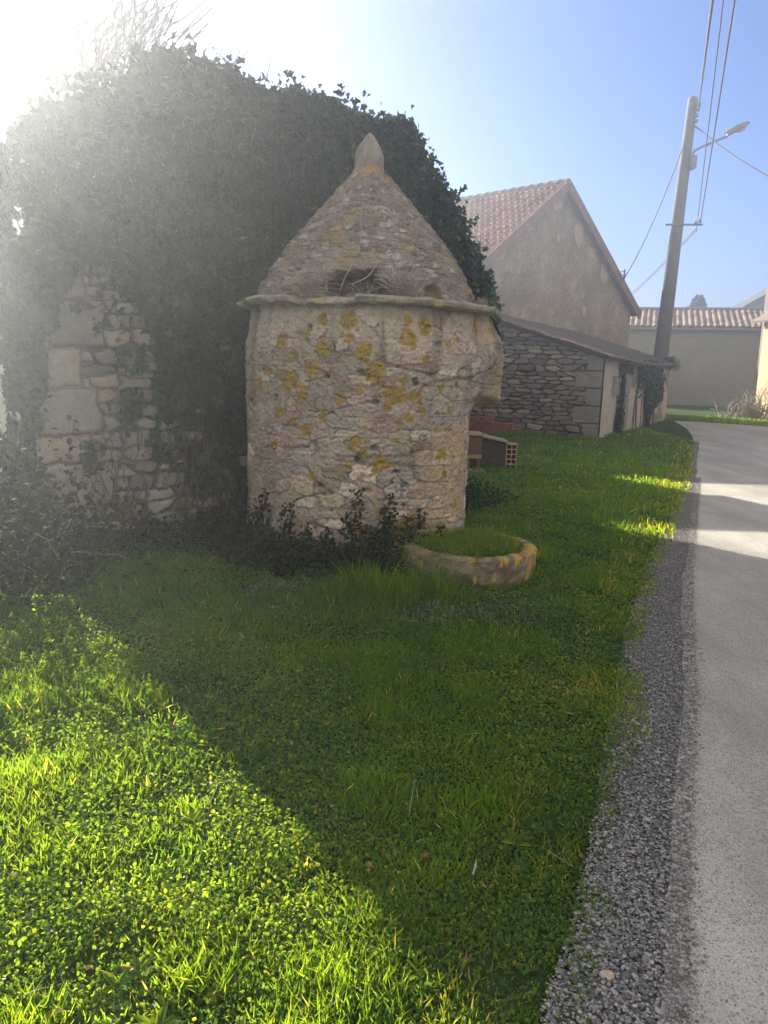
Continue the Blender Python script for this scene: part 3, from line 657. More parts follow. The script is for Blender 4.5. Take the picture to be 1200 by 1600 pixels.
# ------------------------------------------------------------------ stone shed with sloping roof
def grid_wall(name, O, ax, nrm, L, Hmax, nu, nv, fdisp, fcol, mt, parent, flip=False, topf=None, t0=0):
    T = np.linspace(t0, L, nu); K = np.linspace(0, 1, nv); U, KK = np.meshgrid(T, K, indexing='ij')
    V = -.1 + KK * ((Hmax if topf is None else topf(U)) + .1)
    d = fdisp(U, V); c = fcol(U, V)
    P = np.asarray(O)[:2][None, None] + U[..., None] * ax + d[..., None] * nrm
    Vv = np.concatenate([P, V[..., None]], -1).reshape(-1, 3) - np.array(parent.location)
    F = gridF(nu, nv); 
    if flip: F = F[:, ::-1]
    return mesh(name, Vv, F, mt, parent, False, {'col': c.reshape(-1, 3)})
SL = .30                                         # roof slope
def build_shed():
    S = thing('stone_shed', 'low stone lean-to shed with a sloping mossy roof beside the road', 'shed', (SHED[0], SHED[1], 0))
    ax = SHED_S; nr = np.array([-SHED_E[0], -SHED_E[1]]); eh = at_depth(940, 556, SHED[1])[2]
    print('shed eave', eh)
    Ls, Lr = 6.2, 10.2
    def fd(U, V):
        e, r1, r2, r3, _ = stones(U, V, .36, .115, 41, .46, .34); q = (U < .36 + .28 * (np.floor((V + .05 + .03 * fbm(U * 3, V * 3, 2)) / .42) % 2)); eq = np.abs(((V + .05 + .03 * fbm(U * 3, V * 3, 2)) / .42) % 1 - .5)
        return np.where(q, .05 * ss(.5, .44, eq), ss(.02, .16, e) * (.045 + .06 * r2)) + .03 * (fbm(U * 8, V * 8, 2, 4) - .5)
    def fc(U, V):
        e, r1, r2, r3, _ = stones(U, V, .36, .115, 41, .46, .34); q = (U < .36 + .28 * (np.floor((V + .05 + .03 * fbm(U * 3, V * 3, 2)) / .42) % 2)); eq = np.abs(((V + .05 + .03 * fbm(U * 3, V * 3, 2)) / .42) % 1 - .5)
        pal = np.array([(.18,.15,.12),(.24,.20,.155),(.14,.12,.105),(.20,.16,.12),(.28,.24,.19)])
        c = pal[(r3 * 4.99).astype(int)] * (.75 + .5 * r1)[..., None] * (.12 + .88 * ss(.02, .15, e))[..., None]
        cq = np.array((.23, .205, .175)) * (.85 + .3 * fbm(U * 3, V * 3, 5))[..., None] * (.3 + .7 * ss(.5, .46, eq))[..., None]
        return np.where(q[..., None], cq, c)
    grid_wall('side_wall', SHED, ax, nr, Ls, 0, 330, 190, fd, fc, M_stone_coarse, S, False, lambda U: eh + SL * U - .06)
    # road wall: peeling beige render over stone
    def fd2(U, V):
        e, r1, r2, r3, _ = stones(U, V, .3, .16, 51, .42, .2); pl = ss(.45, .52, fbm(U * .9, V * .6, 15, 4) + .1)
        return .03 * pl + .03 * ss(.03, .15, e) * (1 - pl) + .012 * (fbm(U * 9, V * 9, 2, 4) - .5)
    def fc2(U, V):
        e, r1, r2, r3, _ = stones(U, V, .3, .16, 51, .42, .2); pl = ss(.45, .52, fbm(U * .9, V * .6, 15, 4) + .1)[..., None]
        return np.array((.30, .26, .21)) * (.6 + .6 * r2)[..., None] * (1 - pl) + np.array((.52, .43, .34)) * (.8 + .4 * fbm(U * 2, V * 2, 8))[..., None] * pl
    en = np.array([SHED_E[1], -SHED_E[0]])
    grid_wall('road_wall', SHED, SHED_E, en, Lr, eh - .03, 260, 60, fd2, fc2, M_stone, S)
    m = plainmat('shed_core', (.13, .12, .11), (.2, .19, .17), 6, .95, .02, 12)
    E3 = np.append(SHED_E, 0); A3 = np.append(ax, 0); O3 = np.array((SHED[0], SHED[1], 0.))
    s = MB(); s.prism([O3 + E3 * .01 - np.append(en, 0) * .01 + A3 * a + np.array((0, 0, h)) for a, h in ((0, -.1), (Ls, -.1), (Ls, eh + SL * Ls - .08), (0, eh - .08))], E3 * (Lr - .02)); s.build('core', m, S)
    # roof sheet of old flat tiles, sagging
    nu, nv = 170, 120; a = np.linspace(-.25, Ls + .6, nu); b = np.linspace(-.14, Lr + .25, nv); A, B = np.meshgrid(a, b, indexing='ij')
    course = (A / .16) % 1; col = (B / .19 + .5 * (np.floor(A / .16) % 2)) % 1
    Z = eh + SL * A + .045 + .03 * (1 - course) * 1 + .015 * hsh(np.floor(A / .16).astype(int), np.floor(B / .19).astype(int), 3) - .015 * (col < .1) + .07 * (fbm(A * .7, B * .7, 3, 3) - .5) - .09 * np.sin(np.clip(B / Lr, 0, 1) * math.pi) 
    XY = O3[:2] + A[..., None] * ax + B[..., None] * SHED_E
    Vt = np.concatenate([XY, Z[..., None]], -1).reshape(-1, 3); Vb = Vt.copy(); Vb[:, 2] -= .075
    F = gridF(nu, nv); n0 = len(Vt); bd = []
    for i in range(nu - 1): bd += [(i * nv, (i + 1) * nv, (i + 1) * nv + n0, i * nv + n0), ((i + 1) * nv + nv - 1, i * nv + nv - 1, i * nv + nv - 1 + n0, (i + 1) * nv + nv - 1 + n0)]
    for j in range(nv - 1): bd += [(j + 1, j, j + n0, j + 1 + n0), ((nu - 1) * nv + j, (nu - 1) * nv + j + 1, (nu - 1) * nv + j + 1 + n0, (nu - 1) * nv + j + n0)]
    f = fbm(A * 1.5, B * 1.5, 9, 4)[..., None]; r = hsh(np.floor(A / .16).astype(int), np.floor(B / .19).astype(int), 6)[..., None]
    c = np.array((.13, .085, .065)) * (.5 + .9 * r); ms = ss(.42, .6, f); c = c * (1 - ms * .8) + np.array((.07, .075, .05)) * ms * .8
    c = c.reshape(-1, 3)
    mesh('roof', np.concatenate([Vt, Vb]) - np.array(S.location), np.concatenate([F, F[:, ::-1] + n0, np.array(bd)]), M_stone_coarse, S, False, {'col': np.concatenate([c, c])})
    mt = plainmat('verge_tile', (.20, .11, .08), (.36, .21, .15), 9, .9, .01)
    for k in range(22):
        a_ = -.22 + k * .28; tilt = rng.normal() * .05; v = A3 + np.array((0, 0, SL + tilt)); v /= np.linalg.norm(v)
        s = MB(); c0 = O3 + A3 * (a_ + .13) - E3 * (.17 + rng.random() * .04) + np.array((0, 0, eh + SL * (a_ + .13) + .07 + rng.normal() * .008))
        s.box(c0, (.29, .17, .028), (v, E3, np.cross(v, E3))); s.build('verge_tile', mt, S)
    for k in range(46):
        b_ = -.1 + k * .225; s = MB(); sag = -.09 * math.sin(min(1, max(0, b_ / Lr)) * math.pi)
        s.box(O3 + E3 * b_ - A3 * (.27 + rng.random() * .03) + np.array((0, 0, eh - .085 + .07 + sag + rng.normal() * .008)), (.2, .16, .03), (E3, A3, (0, 0, 1))); s.build('eave_tile', mt, S)
    # shuttered hatch and post on the road wall
    en3 = np.append(en, 0)
    s = MB(); s.box(O3 + E3 * 1.25 + en3 * .06 + np.array((0, 0, 1.25)), (.42, .06, .42), (E3, en3, (0, 0, 1)))
    h = s.build('hatch', plainmat('grey_green_wood', (.20, .22, .18), (.30, .31, .26), 12, .8, .003, 40, (1, 1, 8)), S)
    for q in (-.24, .24):
        s = MB(); s.box(O3 + E3 * (1.25 + q) + en3 * .075 + np.array((0, 0, 1.25)), (.05, .08, .5), (E3, en3, (0, 0, 1))); s.build('frame', M_twig, h)
        h.children[-1].location = -h.location if False else (0, 0, 0); h.children[-1].data.transform(Matrix.Translation(-Vector(S.location)))
    s = MB(); s.prism([O3 + E3 * 2.2 + en3 * .035 + np.array((0, 0, 0)), O3 + E3 * 3.0 + en3 * .035, O3 + E3 * 3.0 + en3 * .035 + np.array((0, 0, 1.85)), O3 + E3 * 2.2 + en3 * .035 + np.array((0, 0, 1.85))], en3 * .05)
    s.build('door', plainmat('old_door_boards', (.20, .18, .15), (.34, .31, .26), 9, .85, .006, 30, (6, 6, .6)), S)
    # ivy on the road wall
    I = thing('ivy', 'ivy covering the middle of the road wall of the low shed', 'ivy', (SHED[0] + SHED_E[0] * 5, SHED[1] + SHED_E[1] * 5, 0))
    n = 9000; t = rng.uniform(1.6, 8.6, n); h = rng.random(n) * eh
    k = (fbm(t * .8, h * .5, 12, 4) > .40 + .2 * ss(1.0, .2, h) * (t > 5)) & ~((t > 3.0) & (t < 3.7) & (h < 1.5)) & ~((t < 2.9) & (h < 1.6) & (t > 2.1)); t, h = t[k], h[k]; n = len(t)
    P = O3 + t[:, None] * E3 + (.07 + .22 * rng.random(n) * fbm(t, h, 3))[:, None] * en3; P[:, 2] += h
    m = 700; tb = rng.normal(9.9, .25, m); Pb = O3 + tb[:, None] * E3 + (rng.normal(size=m) * .15)[:, None] * en3; Pb[:, 2] = eh - .02 + rng.normal(size=m) * .10
    P = np.concatenate([P, Pb]); n += m
    leafcloud('leaves', P, en3 + .7 * unit(n), np.array((0, 0, -1.)) + .7 * unit(n), rng.uniform(.06, .11, n), IVY_V, IVY_F, M_ivy, I)
    s = MB()
    for k in range(20):
        t0 = rng.uniform(3.7, 8.2); s.tube([O3 + E3 * (t0 + .08 * math.sin(q + k)) + en3 * .06 + np.array((0, 0, eh * .9 * q / 6)) for q in range(7)], .012, 4, False)
    s.build('stems', M_stem, I)
    return eh
EH = build_shed()

# ------------------------------------------------------------------ tiled house behind
def tile_roof(name, O, along, up, La, Lu, tw, tl, amp, step, mt, parent, colf, na, nu_, thick=.1):
    """O lower corner; along/up unit 3d vectors; heightfield of tiles"""
    along = np.asarray(along, float); up = np.asarray(up, float); nrm = np.cross(along, up); nrm /= np.linalg.norm(nrm)
    if nrm[2] < 0: nrm = -nrm
    a = np.linspace(0, La, na); b = np.linspace(0, Lu, nu_); A, B = np.meshgrid(a, b, indexing='ij')
    jit = .25 * (hsh(np.floor(A / tw).astype(int), np.floor(B / tl).astype(int), 3) - .5)
    Z = amp * np.abs(np.sin(math.pi * A / tw)) + step * (1 - (B / tl) % 1) + jit * amp + .04 * (fbm(A * .4, B * .4, 3, 3) - .5)
    P = np.asarray(O)[None, None] + A[..., None] * along + B[..., None] * up + Z[..., None] * nrm
    Vt = P.reshape(-1, 3); Vb = (np.asarray(O)[None, None] + A[..., None] * along + B[..., None] * up - thick * nrm).reshape(-1, 3)
    F = gridF(na, nu_); n0 = len(Vt); bd = []
    for i in range(na - 1): bd += [(i * nu_, (i + 1) * nu_, (i + 1) * nu_ + n0, i * nu_ + n0), (i * nu_ + nu_ - 1, (i + 1) * nu_ + nu_ - 1, (i + 1) * nu_ + nu_ - 1 + n0, i * nu_ + nu_ - 1 + n0)]
    for j in range(nu_ - 1): bd += [(j, j + 1, j + 1 + n0, j + n0), ((na - 1) * nu_ + j, (na - 1) * nu_ + j + 1, (na - 1) * nu_ + j + 1 + n0, (na - 1) * nu_ + j + n0)]
    ti = np.floor(A / tw).astype(int); tj = np.floor(B / tl).astype(int); c = colf(A, B, hsh(ti, tj, 6), hsh(ti, tj, 8))
    cc = np.concatenate([c.reshape(-1, 3)] * 2)
    return mesh(name, np.concatenate([Vt, Vb]) - np.array(parent.location), np.concatenate([F, F[:, ::-1] + n0, np.array(bd)]), mt, parent, False, {'col': cc})
def build_house():
    d = 28.0; P = at_depth(880, 290, d); g = np.array((.72, .695, 0)); g /= np.linalg.norm(g); rd = np.array((-g[1], g[0], 0))
    B0 = on_plane(986, 484, P, np.array((g[1], -g[0]))); W = (B0 - P)[:2] @ g[:2]; eav = B0[2]
    A = P - g * W; A[2] = eav; B = P + g * W; B[2] = eav
    print('house peak', P, 'W', W, 'eave', eav)
    H = thing('tiled_house', 'house with a bare rendered gable and brown tiled roof behind the low shed', 'house', (P[0], P[1], 0))
    m, t, p = newmat('old_render')
    c = ramp(t, noisy(t, 1.1, 8, .7), [(.32, (.18, .14, .10)), (.5, (.30, .24, .175)), (.68, (.46, .38, .29))])
    # flaked pale patches with their own shape
    c = mixc(t, c, (.50, .42, .37), ramp(t, noisy(t, .55, 3, .5), [(.66, 0.), (.69, 1.)]))
    c = mixc(t, c, ramp(t, noisy(t, 14, 6, .8), [(.35, .35), (.6, 1.15)]), 1.0, 'MULTIPLY')
    t.links.new(c, p.inputs['Base Color']); p.inputs['Roughness'].default_value = .95; bump(t, p, noisy(t, 10, 6, .8), .04)
    D = 11.0
    s = MB(); s.prism([(A[0], A[1], -.1), (B[0], B[1], -.1), B, P, A], rd * D); s.build('wall', m, H)
    def patch(px, py, r, dy=1.5):
        q = on_plane(px, py, P - np.append([g[1], -g[0]], 0) * -.02, np.array((g[1], -g[0])))
        a = np.linspace(0, 2 * math.pi, 22, endpoint=False); 
        return q, a
    mp = plainmat('bare_plaster_patch', (.34, .275, .215), (.42, .345, .28), 6, .95, .01, 20)
    for px, py, r, dy in ((870, 314, .28, 1.1), (826, 350, .22, 1.3), (904, 366, .28, 1.7), (781, 394, .32, .7), (943, 427, .26, 1.5), (912, 486, .14, 1.3), (872, 372, .12, 1)):
        q, a = patch(px, py, r)
        pts = [q + g * r * (.7 + .6 * vn(k * .9, px)) * math.cos(x) + np.array((0, 0, 1)) * r * dy * (.7 + .6 * vn(k * .8, px)) * math.sin(x) for k, x in enumerate(a)]
        s = MB(); s.prism(pts, np.array((g[1], -g[0], 0)) * .012); s.build('plaster_patch', mp, H)
    sl = P - A; Ls = np.linalg.norm(sl)
    def cf(A_, B_, r, r2): 
        c = np.array((.20, .105, .075)) * (.45 + .85 * r)[..., None]; k = (r2 > .9)[..., None]; return np.where(k, c * np.array((1.35, 1.2, 1.1)), c)
    ov = .22; nz = np.array((0, 0, .02))
    gn = np.array((g[1], -g[0], 0))
    for E, sg in ((A, 1), (B, -1)):
        u = (P - E) / Ls; tile_roof('roof_slope', E - u * .35 + gn * ov + nz + np.array((0, 0, .03)), rd, u, D + ov, Ls + .35, .26, .38, .06, .09, M_stone_coarse, H, cf, 330, 110)
        s = MB(); ax2 = np.cross(gn, u); s.box(E + u * (Ls / 2 - .2) + gn * (ov + .03) + np.array((0, 0, .0)), (Ls + .4, .05, .30), (u, gn, ax2)); s.build('verge_board', plainmat('brown_verge', (.13, .085, .065), (.22, .15, .12), 6, .85, .005), H)
    mr = plainmat('ridge_tile', (.17, .12, .10), (.28, .2, .16), 6, .9, .01)
    k = 0; x = -ov
    while x < D:
        s = MB(); c0 = P + rd * x + np.array((0, 0, .07)); r0 = .16
        s.tube([c0 - np.array((0, 0, .02)), c0 + rd * .37 + np.array((0, 0, 0)), c0 + rd * .40 + np.array((0, 0, .03))], [r0, r0 * .92, r0 * 1.1], 10); s.build('ridge_tile', mr, H); x += .40
    q = on_plane(969, 436, P + gn * (ov + .06), gn[:2]); s = MB()
    for z in (0, .14, .28): s.tube([q + np.array((0, 0, z)), q + gn * .18 + np.array((0, 0, z))], .014, 6)
    s.tube([q + gn * .16 + np.array((0, 0, -.12)), q + gn * .16 + np.array((0, 0, .34))], .03, 8); s.build('cable_bracket', plainmat('dark_iron', (.05, .05, .05), (.1, .1, .1), 8, .6, 0), H)
    return q + gn * .16
BRACKET = build_house()

# ------------------------------------------------------------------ far barn, far grey house, right building
def build_far():
    b0 = ground(1100, 634); y = b0[1]; bu = np.array((.95, -.31, 0)); bu /= np.linalg.norm(bu); bn = np.array((.31, .95, 0)) / np.linalg.norm((.31, .95)); BL, BR = -9., 12.
    eh = at_depth(1100, 514, y)[2]; print('barn', y, eh)
    Bn = thing('long_barn', 'long low rendered barn with pale canal tiles across the end of the road', 'barn', (b0[0], y, 0))
    m, t, p = newmat('barn_render')
    c = ramp(t, noisy(t, .5, 8, .65), [(.3, (.25, .235, .17)), (.7, (.34, .31, .23))]); c = mixc(t, c, ramp(t, noisy(t, 5, 6, .8), [(.3, .8), (.6, 1.08)]), 1.0, 'MULTIPLY')
    t.links.new(c, p.inputs['Base Color']); p.inputs['Roughness'].default_value = .95; bump(t, p, noisy(t, 8, 6, .7), .03)
    BX = (bu, bn, (0, 0, 1)); s = MB(); s.box(b0 + bu * 1.5 + bn * 3 + np.array((0, 0, eh / 2 - .05)), (BR - BL, 6, eh + .1), BX); s.build('wall', m, Bn)
    rh = at_depth(1100, 487, y + 3)[2]; run = 3.3; up = bn * run + np.array((0, 0, rh - eh)); Lu = np.linalg.norm(up); up /= Lu
    def cf(A_, B_, r, r2):
        c = np.array((.30, .215, .16)) * (.55 + .7 * r)[..., None]; return np.where((r2 > .6)[..., None], c * np.array((1.2, 1.2, 1.25)), c)
    tile_roof('roof_slope', b0 + bu * BL - bn * .3 + np.array((0, 0, eh + .05)), bu, up, BR - BL, Lu, .30, .42, .10, .03, M_stone_coarse, Bn, cf, 900, 40)
    up2 = np.array((-up[0], -up[1], up[2])); tile_roof('roof_slope', b0 + bu * BL + bn * 6.3 + np.array((0, 0, eh + .05)), bu, up2, BR - BL, Lu, .30, .42, .10, .03, M_stone_coarse, Bn, cf, 200, 20)
    s = MB(); s.tube([b0 + bu * q + bn * 3 + np.array((0, 0, rh + .1)) for q in (BL, BR)], .14, 8); s.build('ridge', plainmat('barn_ridge', (.2, .16, .13), (.3, .25, .2), 3, .9, 0), Bn)
    s = MB(); s.box(b0 + bu * 1.5 - bn * .18 + np.array((0, 0, eh - .02)), (BR - BL, .3, .06), BX); s.build('eave_board', plainmat('grey_board', (.2, .19, .17), (.3, .28, .25), 3, .9, 0), Bn)
    # grey gabled house behind
    y2 = y + 14; a = at_depth(1152, 486, y2); pk = at_depth(1262, 424, y2); G = thing('grey_gabled_house', 'grey green gable of a house rising behind the right end of the barn', 'house', (pk[0], y2, 0))
    b = pk * 2 - a; b[2] = a[2]; 
    s = MB(); s.prism([(a[0], y2, -.1), (b[0], y2, -.1), (b[0], y2, b[2]), pk, (a[0], y2, a[2])], (0, 2, 0)); s.build('wall', plainmat('grey_green_cladding', (.17, .20, .18), (.22, .25, .22), 1, .9, 0), G)
    for E in (a, b):
        u = pk - E; l = np.linalg.norm(u); u /= l; s = MB(); n = np.cross(u, (0, 1, 0)); s.box((E + pk) / 2 + np.array((0, .95, .05)) - u * .1, (l + .3, 2.3, .10), (u, (0, 1, 0), n)); s.build('roof_slope', plainmat('slate', (.08, .09, .1), (.13, .14, .15), 4, .7, .01), G)
    # right stone building with arch
    c0 = ground(1177, 650); Rb = thing('stone_building', 'sunlit beige stone building with an arched opening at the right edge of the photo', 'building', (c0[0], c0[1], 0))
    dr = np.array((.50, -.866, 0)); dr /= np.linalg.norm(dr); nl = np.array((-dr[1], dr[0], 0)) * -1   # left facing wall runs towards the camera
    nl = np.array((-1., 0, 0)); dr = np.array((0, -1., 0)); h = at_depth(1187, 503, c0[1])[2]; print('right bld', c0, h)
    mwt = plainmat('sunny_limestone', (.50, .34, .18), (.66, .48, .28), 2.5, .95, .02, 12)
    O = np.array((c0[0], c0[1], 0)); Z = np.array((0, 0, 1.)); 
    arch = [(1.55, -.1), (1.55, 1.9)] + [(2.75 - 1.2 * math.cos(a_), 1.9 + 1.0 * math.sin(a_)) for a_ in np.linspace(.2, math.pi - .2, 9)] + [(3.95, 1.9), (3.95, -.1)]
    outl = [(0, -.1)] + arch + [(7, -.1), (7, h), (0, h)]
    s = MB(); s.prism([O + dr * a_ + Z * b_ for a_, b_ in outl], -nl * .5); s.build('wall', mwt, Rb)
    s = MB(); s.prism([O - nl * .5 + dr * a_ + Z * b_ for a_, b_ in ((0, -.1), (.5, -.1), (.5, h - .02), (0, h - .02))], -nl * 5.5); s.prism([O - nl * .5 + dr * a_ + Z * b_ for a_, b_ in ((6.5, -.1), (7, -.1), (7, h - .02), (6.5, h - .02))], -nl * 5.5)
    s.prism([O - nl * 6 + dr * a_ + Z * b_ for a_, b_ in ((0, -.1), (7, -.1), (7, h), (0, h))], -nl * .4); s.build('inner_walls', mwt, Rb)
    s = MB(); s.prism([O + nl * .35 - dr * .3 + Z * (h - .05), O + nl * .35 + dr * 7.3 + Z * (h - .05), O - nl * 3 + dr * 7.3 + Z * (h + 1.5), O - nl * 3 - dr * .3 + Z * (h + 1.5)], (0, 0, .16))
    s.prism([O - nl * 6.6 - dr * .3 + Z * (h - .05), O - nl * 6.6 + dr * 7.3 + Z * (h - .05), O - nl * 3 + dr * 7.3 + Z * (h + 1.5), O - nl * 3 - dr * .3 + Z * (h + 1.5)], (0, 0, .16)); s.build('roof', plainmat('brown_tile_roof', (.2, .15, .11), (.3, .23, .18), 8, .9, .03, 12), Rb)
    s = MB(); c1 = at_depth(1205, 476, c0[1] + 5.); s.box((c1[0] + .5, c1[1], c1[2] / 2), (1.15, 1., c1[2] + 1.5)); s.build('chimney', plainmat('brick_chimney', (.16, .13, .1), (.28, .24, .19), 20, .9, .01, 30, (1, 1, 4)), Rb)
    return y
BARN_Y = build_far()
def build_shade_building():  # out of view, added only to throw shade across the verge and road
    O = thing('shade_building', 'unseen stone building added behind the ivy covered ruin to shade the grass', 'shade_building', (-2.4, 14.2, 0))
    mw = plainmat('shade_building_stone', (.2, .18, .15), (.32, .29, .25), 5, .95, .02, 14); mr = plainmat('shade_building_tiles', (.14, .09, .07), (.25, .17, .13), 8, .9, .03, 16)
    s = MB(); s.prism([(-6, 13.6, -.1), (.3, 13.6, -.1), (.3, 13.6, 3.0), (-6, 13.6, 3.0)], (0, 2, 0)); s.prism([(-8, 19, -.1), (1.3, 19, -.1), (1.3, 19, 4.0), (-8, 19, 4.0)], (0, 4, 0)); s.build('wall', mw, O)
    s = MB(); s.prism([(.4, 13.4, 2.95), (.4, 15.8, 2.95), (.4, 14.6, 3.6)], (-6.5, 0, 0)); s.prism([(1.4, 18.8, 3.95), (1.4, 23.2, 3.95), (1.4, 21, 4.95)], (-9.5, 0, 0)); s.build('roof', mr, O)
build_shade_building()

# ------------------------------------------------------------------ vegetation behind: trees
def grow(s, p, d, L, r, depth, spread, tips, seg=4):
    p = np.array(p, float); d = np.array(d, float); d /= np.linalg.norm(d); pts = [p.copy()]; 
    for k in range(seg):
        d = d + rng.normal(size=3) * .10 + np.array((0, 0, .04)); d /= np.linalg.norm(d); p = p + d * L / seg; pts.append(p.copy())
    s.tube(pts, np.linspace(r, r * .62, seg + 1), 5 if r > .02 else 3, False)
    if depth == 0: tips.append((p, d)); return
    nb = rng.integers(2, 4) + (depth > 2)
    for k in range(nb):
        i = rng.integers(2, seg + 1); nd_ = d + rng.normal(size=3) * spread; grow(s, pts[i], nd_, L * rng.uniform(.6, .82), max(.011, r * rng.uniform(.42, .62)), depth - 1, spread, tips, seg)
    grow(s, p, d + rng.normal(size=3) * .15, L * .75, r * .62, depth - 1, spread, tips, seg)
def bare_tree(px, y, hpx, label, seed):
    global rng
    sv = rng; rng = np.random.default_rng(seed)
    b = at_depth(px, 600, y); top = at_depth(px, hpx, y)[2]
    T = thing('bare_tree', label, 'tree', (b[0], y, 0), 'leafless trees behind the ruined house')
    s = MB(); h0 = top * .30; s.tube([(b[0], y, -.1), (b[0] + .05, y, h0 * .5), (b[0], y, h0)], [.15, .12, .10], 8, False); s.build('trunk', M_bark, T)
    s = MB(); tips = []
    for k in range(4): grow(s, (b[0], y, h0 * rng.uniform(.7, 1)), (rng.normal() * .22, rng.normal() * .22, 1), top * .30, .075, 4, .38, tips)
    s.build('branches', M_bark, T); rng = sv
bare_tree(62, 13.5, -60, 'leafless tree with fine upright branches at the far left behind the ivy', 3)
bare_tree(88, 12.2, -40, 'leafless tree with many fine twigs just behind the left shoulder of the ivy', 21)
bare_tree(145, 15.0, -90, 'leafless tree showing above the ivy just left of its highest point', 5)

def build_far_tree():
    y = BARN_Y + 22; b = at_depth(1078, 600, y); top = at_depth(1078, 463, y)[2]
    T = thing('evergreen_tree', 'small bushy dark tree top peeking over the barn ridge', 'tree', (b[0], y, 0))
    s = MB(); s.tube([(b[0], y, -.1), (b[0], y, top * .9)], [.25, .05], 8); s.build('trunk', M_bark, T)
    n = 5200; k = rng.random(n); z = top * (.3 + .7 * k); rr = 1.7 * (1 - k) ** .55 * (.45 + .75 * fbm(rng.random(n) * 0 + k * 9, rng.random(n) * 9, 2)) * rng.random(n) ** .4; a = rng.random(n) * 6.28
    P = np.stack([b[0] + rr * np.cos(a), y + rr * np.sin(a), z], -1); leafcloud('crown', P, unit(n), np.stack([np.cos(a), np.sin(a), .6 + 0 * a], -1), rng.uniform(.14, .3, n), OVAL_V, OVAL_F, M_ivy, T)
build_far_tree()

# ------------------------------------------------------------------ utility pole, lamp and cables
def build_pole():
    y = 28.8; top = at_depth(1083, 152, y); bt = at_depth(1033, 552, y); d = (top - bt); base = bt - d * (bt[2] + .2) / d[2]
    print('pole', base, top)
    U = thing('utility_pole', 'tall leaning concrete pole with a street lamp arm behind the shed', 'utility pole', (base[0], base[1], 0))
    mc = plainmat('pole_concrete', (.13, .12, .105), (.20, .185, .165), 3, .9, .004)
    mi = plainmat('galvanised_iron', (.16, .16, .17), (.26, .26, .27), 6, .55, 0, metal=.4)
    s = MB(); s.tube([base, top - (0, 0, .08), top], [.29, .165, .13], 14); s.build('pole', mc, U, True)
    f = lambda k: base + (top - base) * k
    def zf(px, py): return at_depth(px, py, y - .25)
    s = MB(); a = zf(1079, 262); b_ = zf(1081, 244); s.tube([a, b_, zf(1085, 236), zf(1095, 230), zf(1136, 213)], .045, 8); s.build('lamp_arm', mi, U, True)
    c = zf(1137, 212); e = zf(1169, 195); ax = (e - c) / np.linalg.norm(e - c); s = MB()
    up = np.cross(ax, (0, 1, 0)); up = up if up[2] > 0 else -up; sd = np.cross(ax, up)
    prof = [(-.04, .10, .10), (.05, .15, .15), (.35, .19, .17), (.62, .17, .14), (.80, .09, .07), (.84, .02, .02)]
    V = []; n = 12
    for l, w_, h_ in prof: V += [c + ax * l + sd * w_ * math.cos(q) + up * (h_ * math.sin(q) * (1 if math.sin(q) > 0 else .4) + .03) for q in np.linspace(0, 2 * math.pi, n, endpoint=False)]
    F = [(k * n + i, k * n + (i + 1) % n, (k + 1) * n + (i + 1) % n, (k + 1) * n + i) for k in range(len(prof) - 1) for i in range(n)] + [tuple(range(n)), tuple(range((len(prof) - 1) * n, len(prof) * n))]
    s.add(V, F); hd = s.build('lamp_head', mi, U, True)
    s = MB(); V = []; prof = [(.30, .10, .02), (.40, .14, .10), (.58, .13, .10), (.70, .05, .02)]
    for l, w_, h_ in prof: V += [c + ax * l + sd * w_ * math.cos(q) - up * (h_ * (.5 + .5 * math.sin(q)) + .0) for q in np.linspace(0, 2 * math.pi, n, endpoint=False)]
    F = [(k * n + i, k * n + (i + 1) % n, (k + 1) * n + (i + 1) % n, (k + 1) * n + i) for k in range(len(prof) - 1) for i in range(n)] + [tuple(range(n)), tuple(range((len(prof) - 1) * n, len(prof) * n))]
    s.add(V, F); ln = s.build('lamp_lens', plainmat('cloudy_lens', (.45, .33, .28), (.5, .38, .32), 4, .3, 0), hd, True); ln.data.transform(Matrix.Translation(-Vector(U.location)))
    s = MB(); s.box(zf(1083, 253), (.22, .16, .42)); s.box(zf(1081, 261), (.12, .12, .2)); s.build('junction_box', mi, U, bevel=.02)
    s = MB(); s.tube([zf(1039, 351), zf(1098, 351)], .035, 6); s.build('crossbar', mi, U)
    for (a_, b2) in ((1093, 349), (1086, 353)):
        s = MB(); q = zf(a_, b2); s.tube([q + (0, 0, .02), q + (0, 0, .10), q + (0, 0, .18)], [.05, .065, .03], 8); s.build('insulator', mi, U)
    s = MB(); s.tube([zf(1079, 162), zf(1096, 162)], .02, 6); s.tube([zf(1092, 158), zf(1093, 168)], .05, 6); s.build('top_bracket', mi, U)
    for (a_, b2) in ((1091, 172), (1089, 181), (1088, 190)):
        s = MB(); q = zf(a_, b2); s.tube([q - (.10, 0, 0), q, q + (0.02, 0, .06)], [.02, .06, .05], 8); s.build('insulator', mi, U)
    s = MB(); s.tube([zf(1083, 196), zf(1090, 200)], .03, 6); s.build('hook', mi, U)
    mcab = plainmat('cable_rubber', (.06, .065, .075), (.1, .105, .11), 3, .7, 0)
    def cable(label, pts, r, name='cable', grp='overhead cables'):
        s = MB(); s.tube(pts, r, 5); o = s.build(name, mcab); tag(o, label, 'cable', grp)
    def sag(a, b, n=14, k=.0):
        a = np.array(a); b = np.array(b); return [a + (b - a) * t - np.array((0, 0, 4 * k * t * (1 - t))) for t in np.linspace(0, 1, n)]
    cable('thick twisted cable rising from the pole top out of the photo', sag(zf(1092, 163), at_depth(1121, -60, 12), 14, .05), .030)
    cable('thin wire rising from the crossbar, left one of two nearly parallel wires', sag(zf(1088, 362), at_depth(1137, -60, 12), 14, .03), .013)
    cable('thin wire rising from the crossbar, right one of two nearly parallel wires', sag(zf(1094, 350), at_depth(1157, -60, 12), 14, .03), .018)
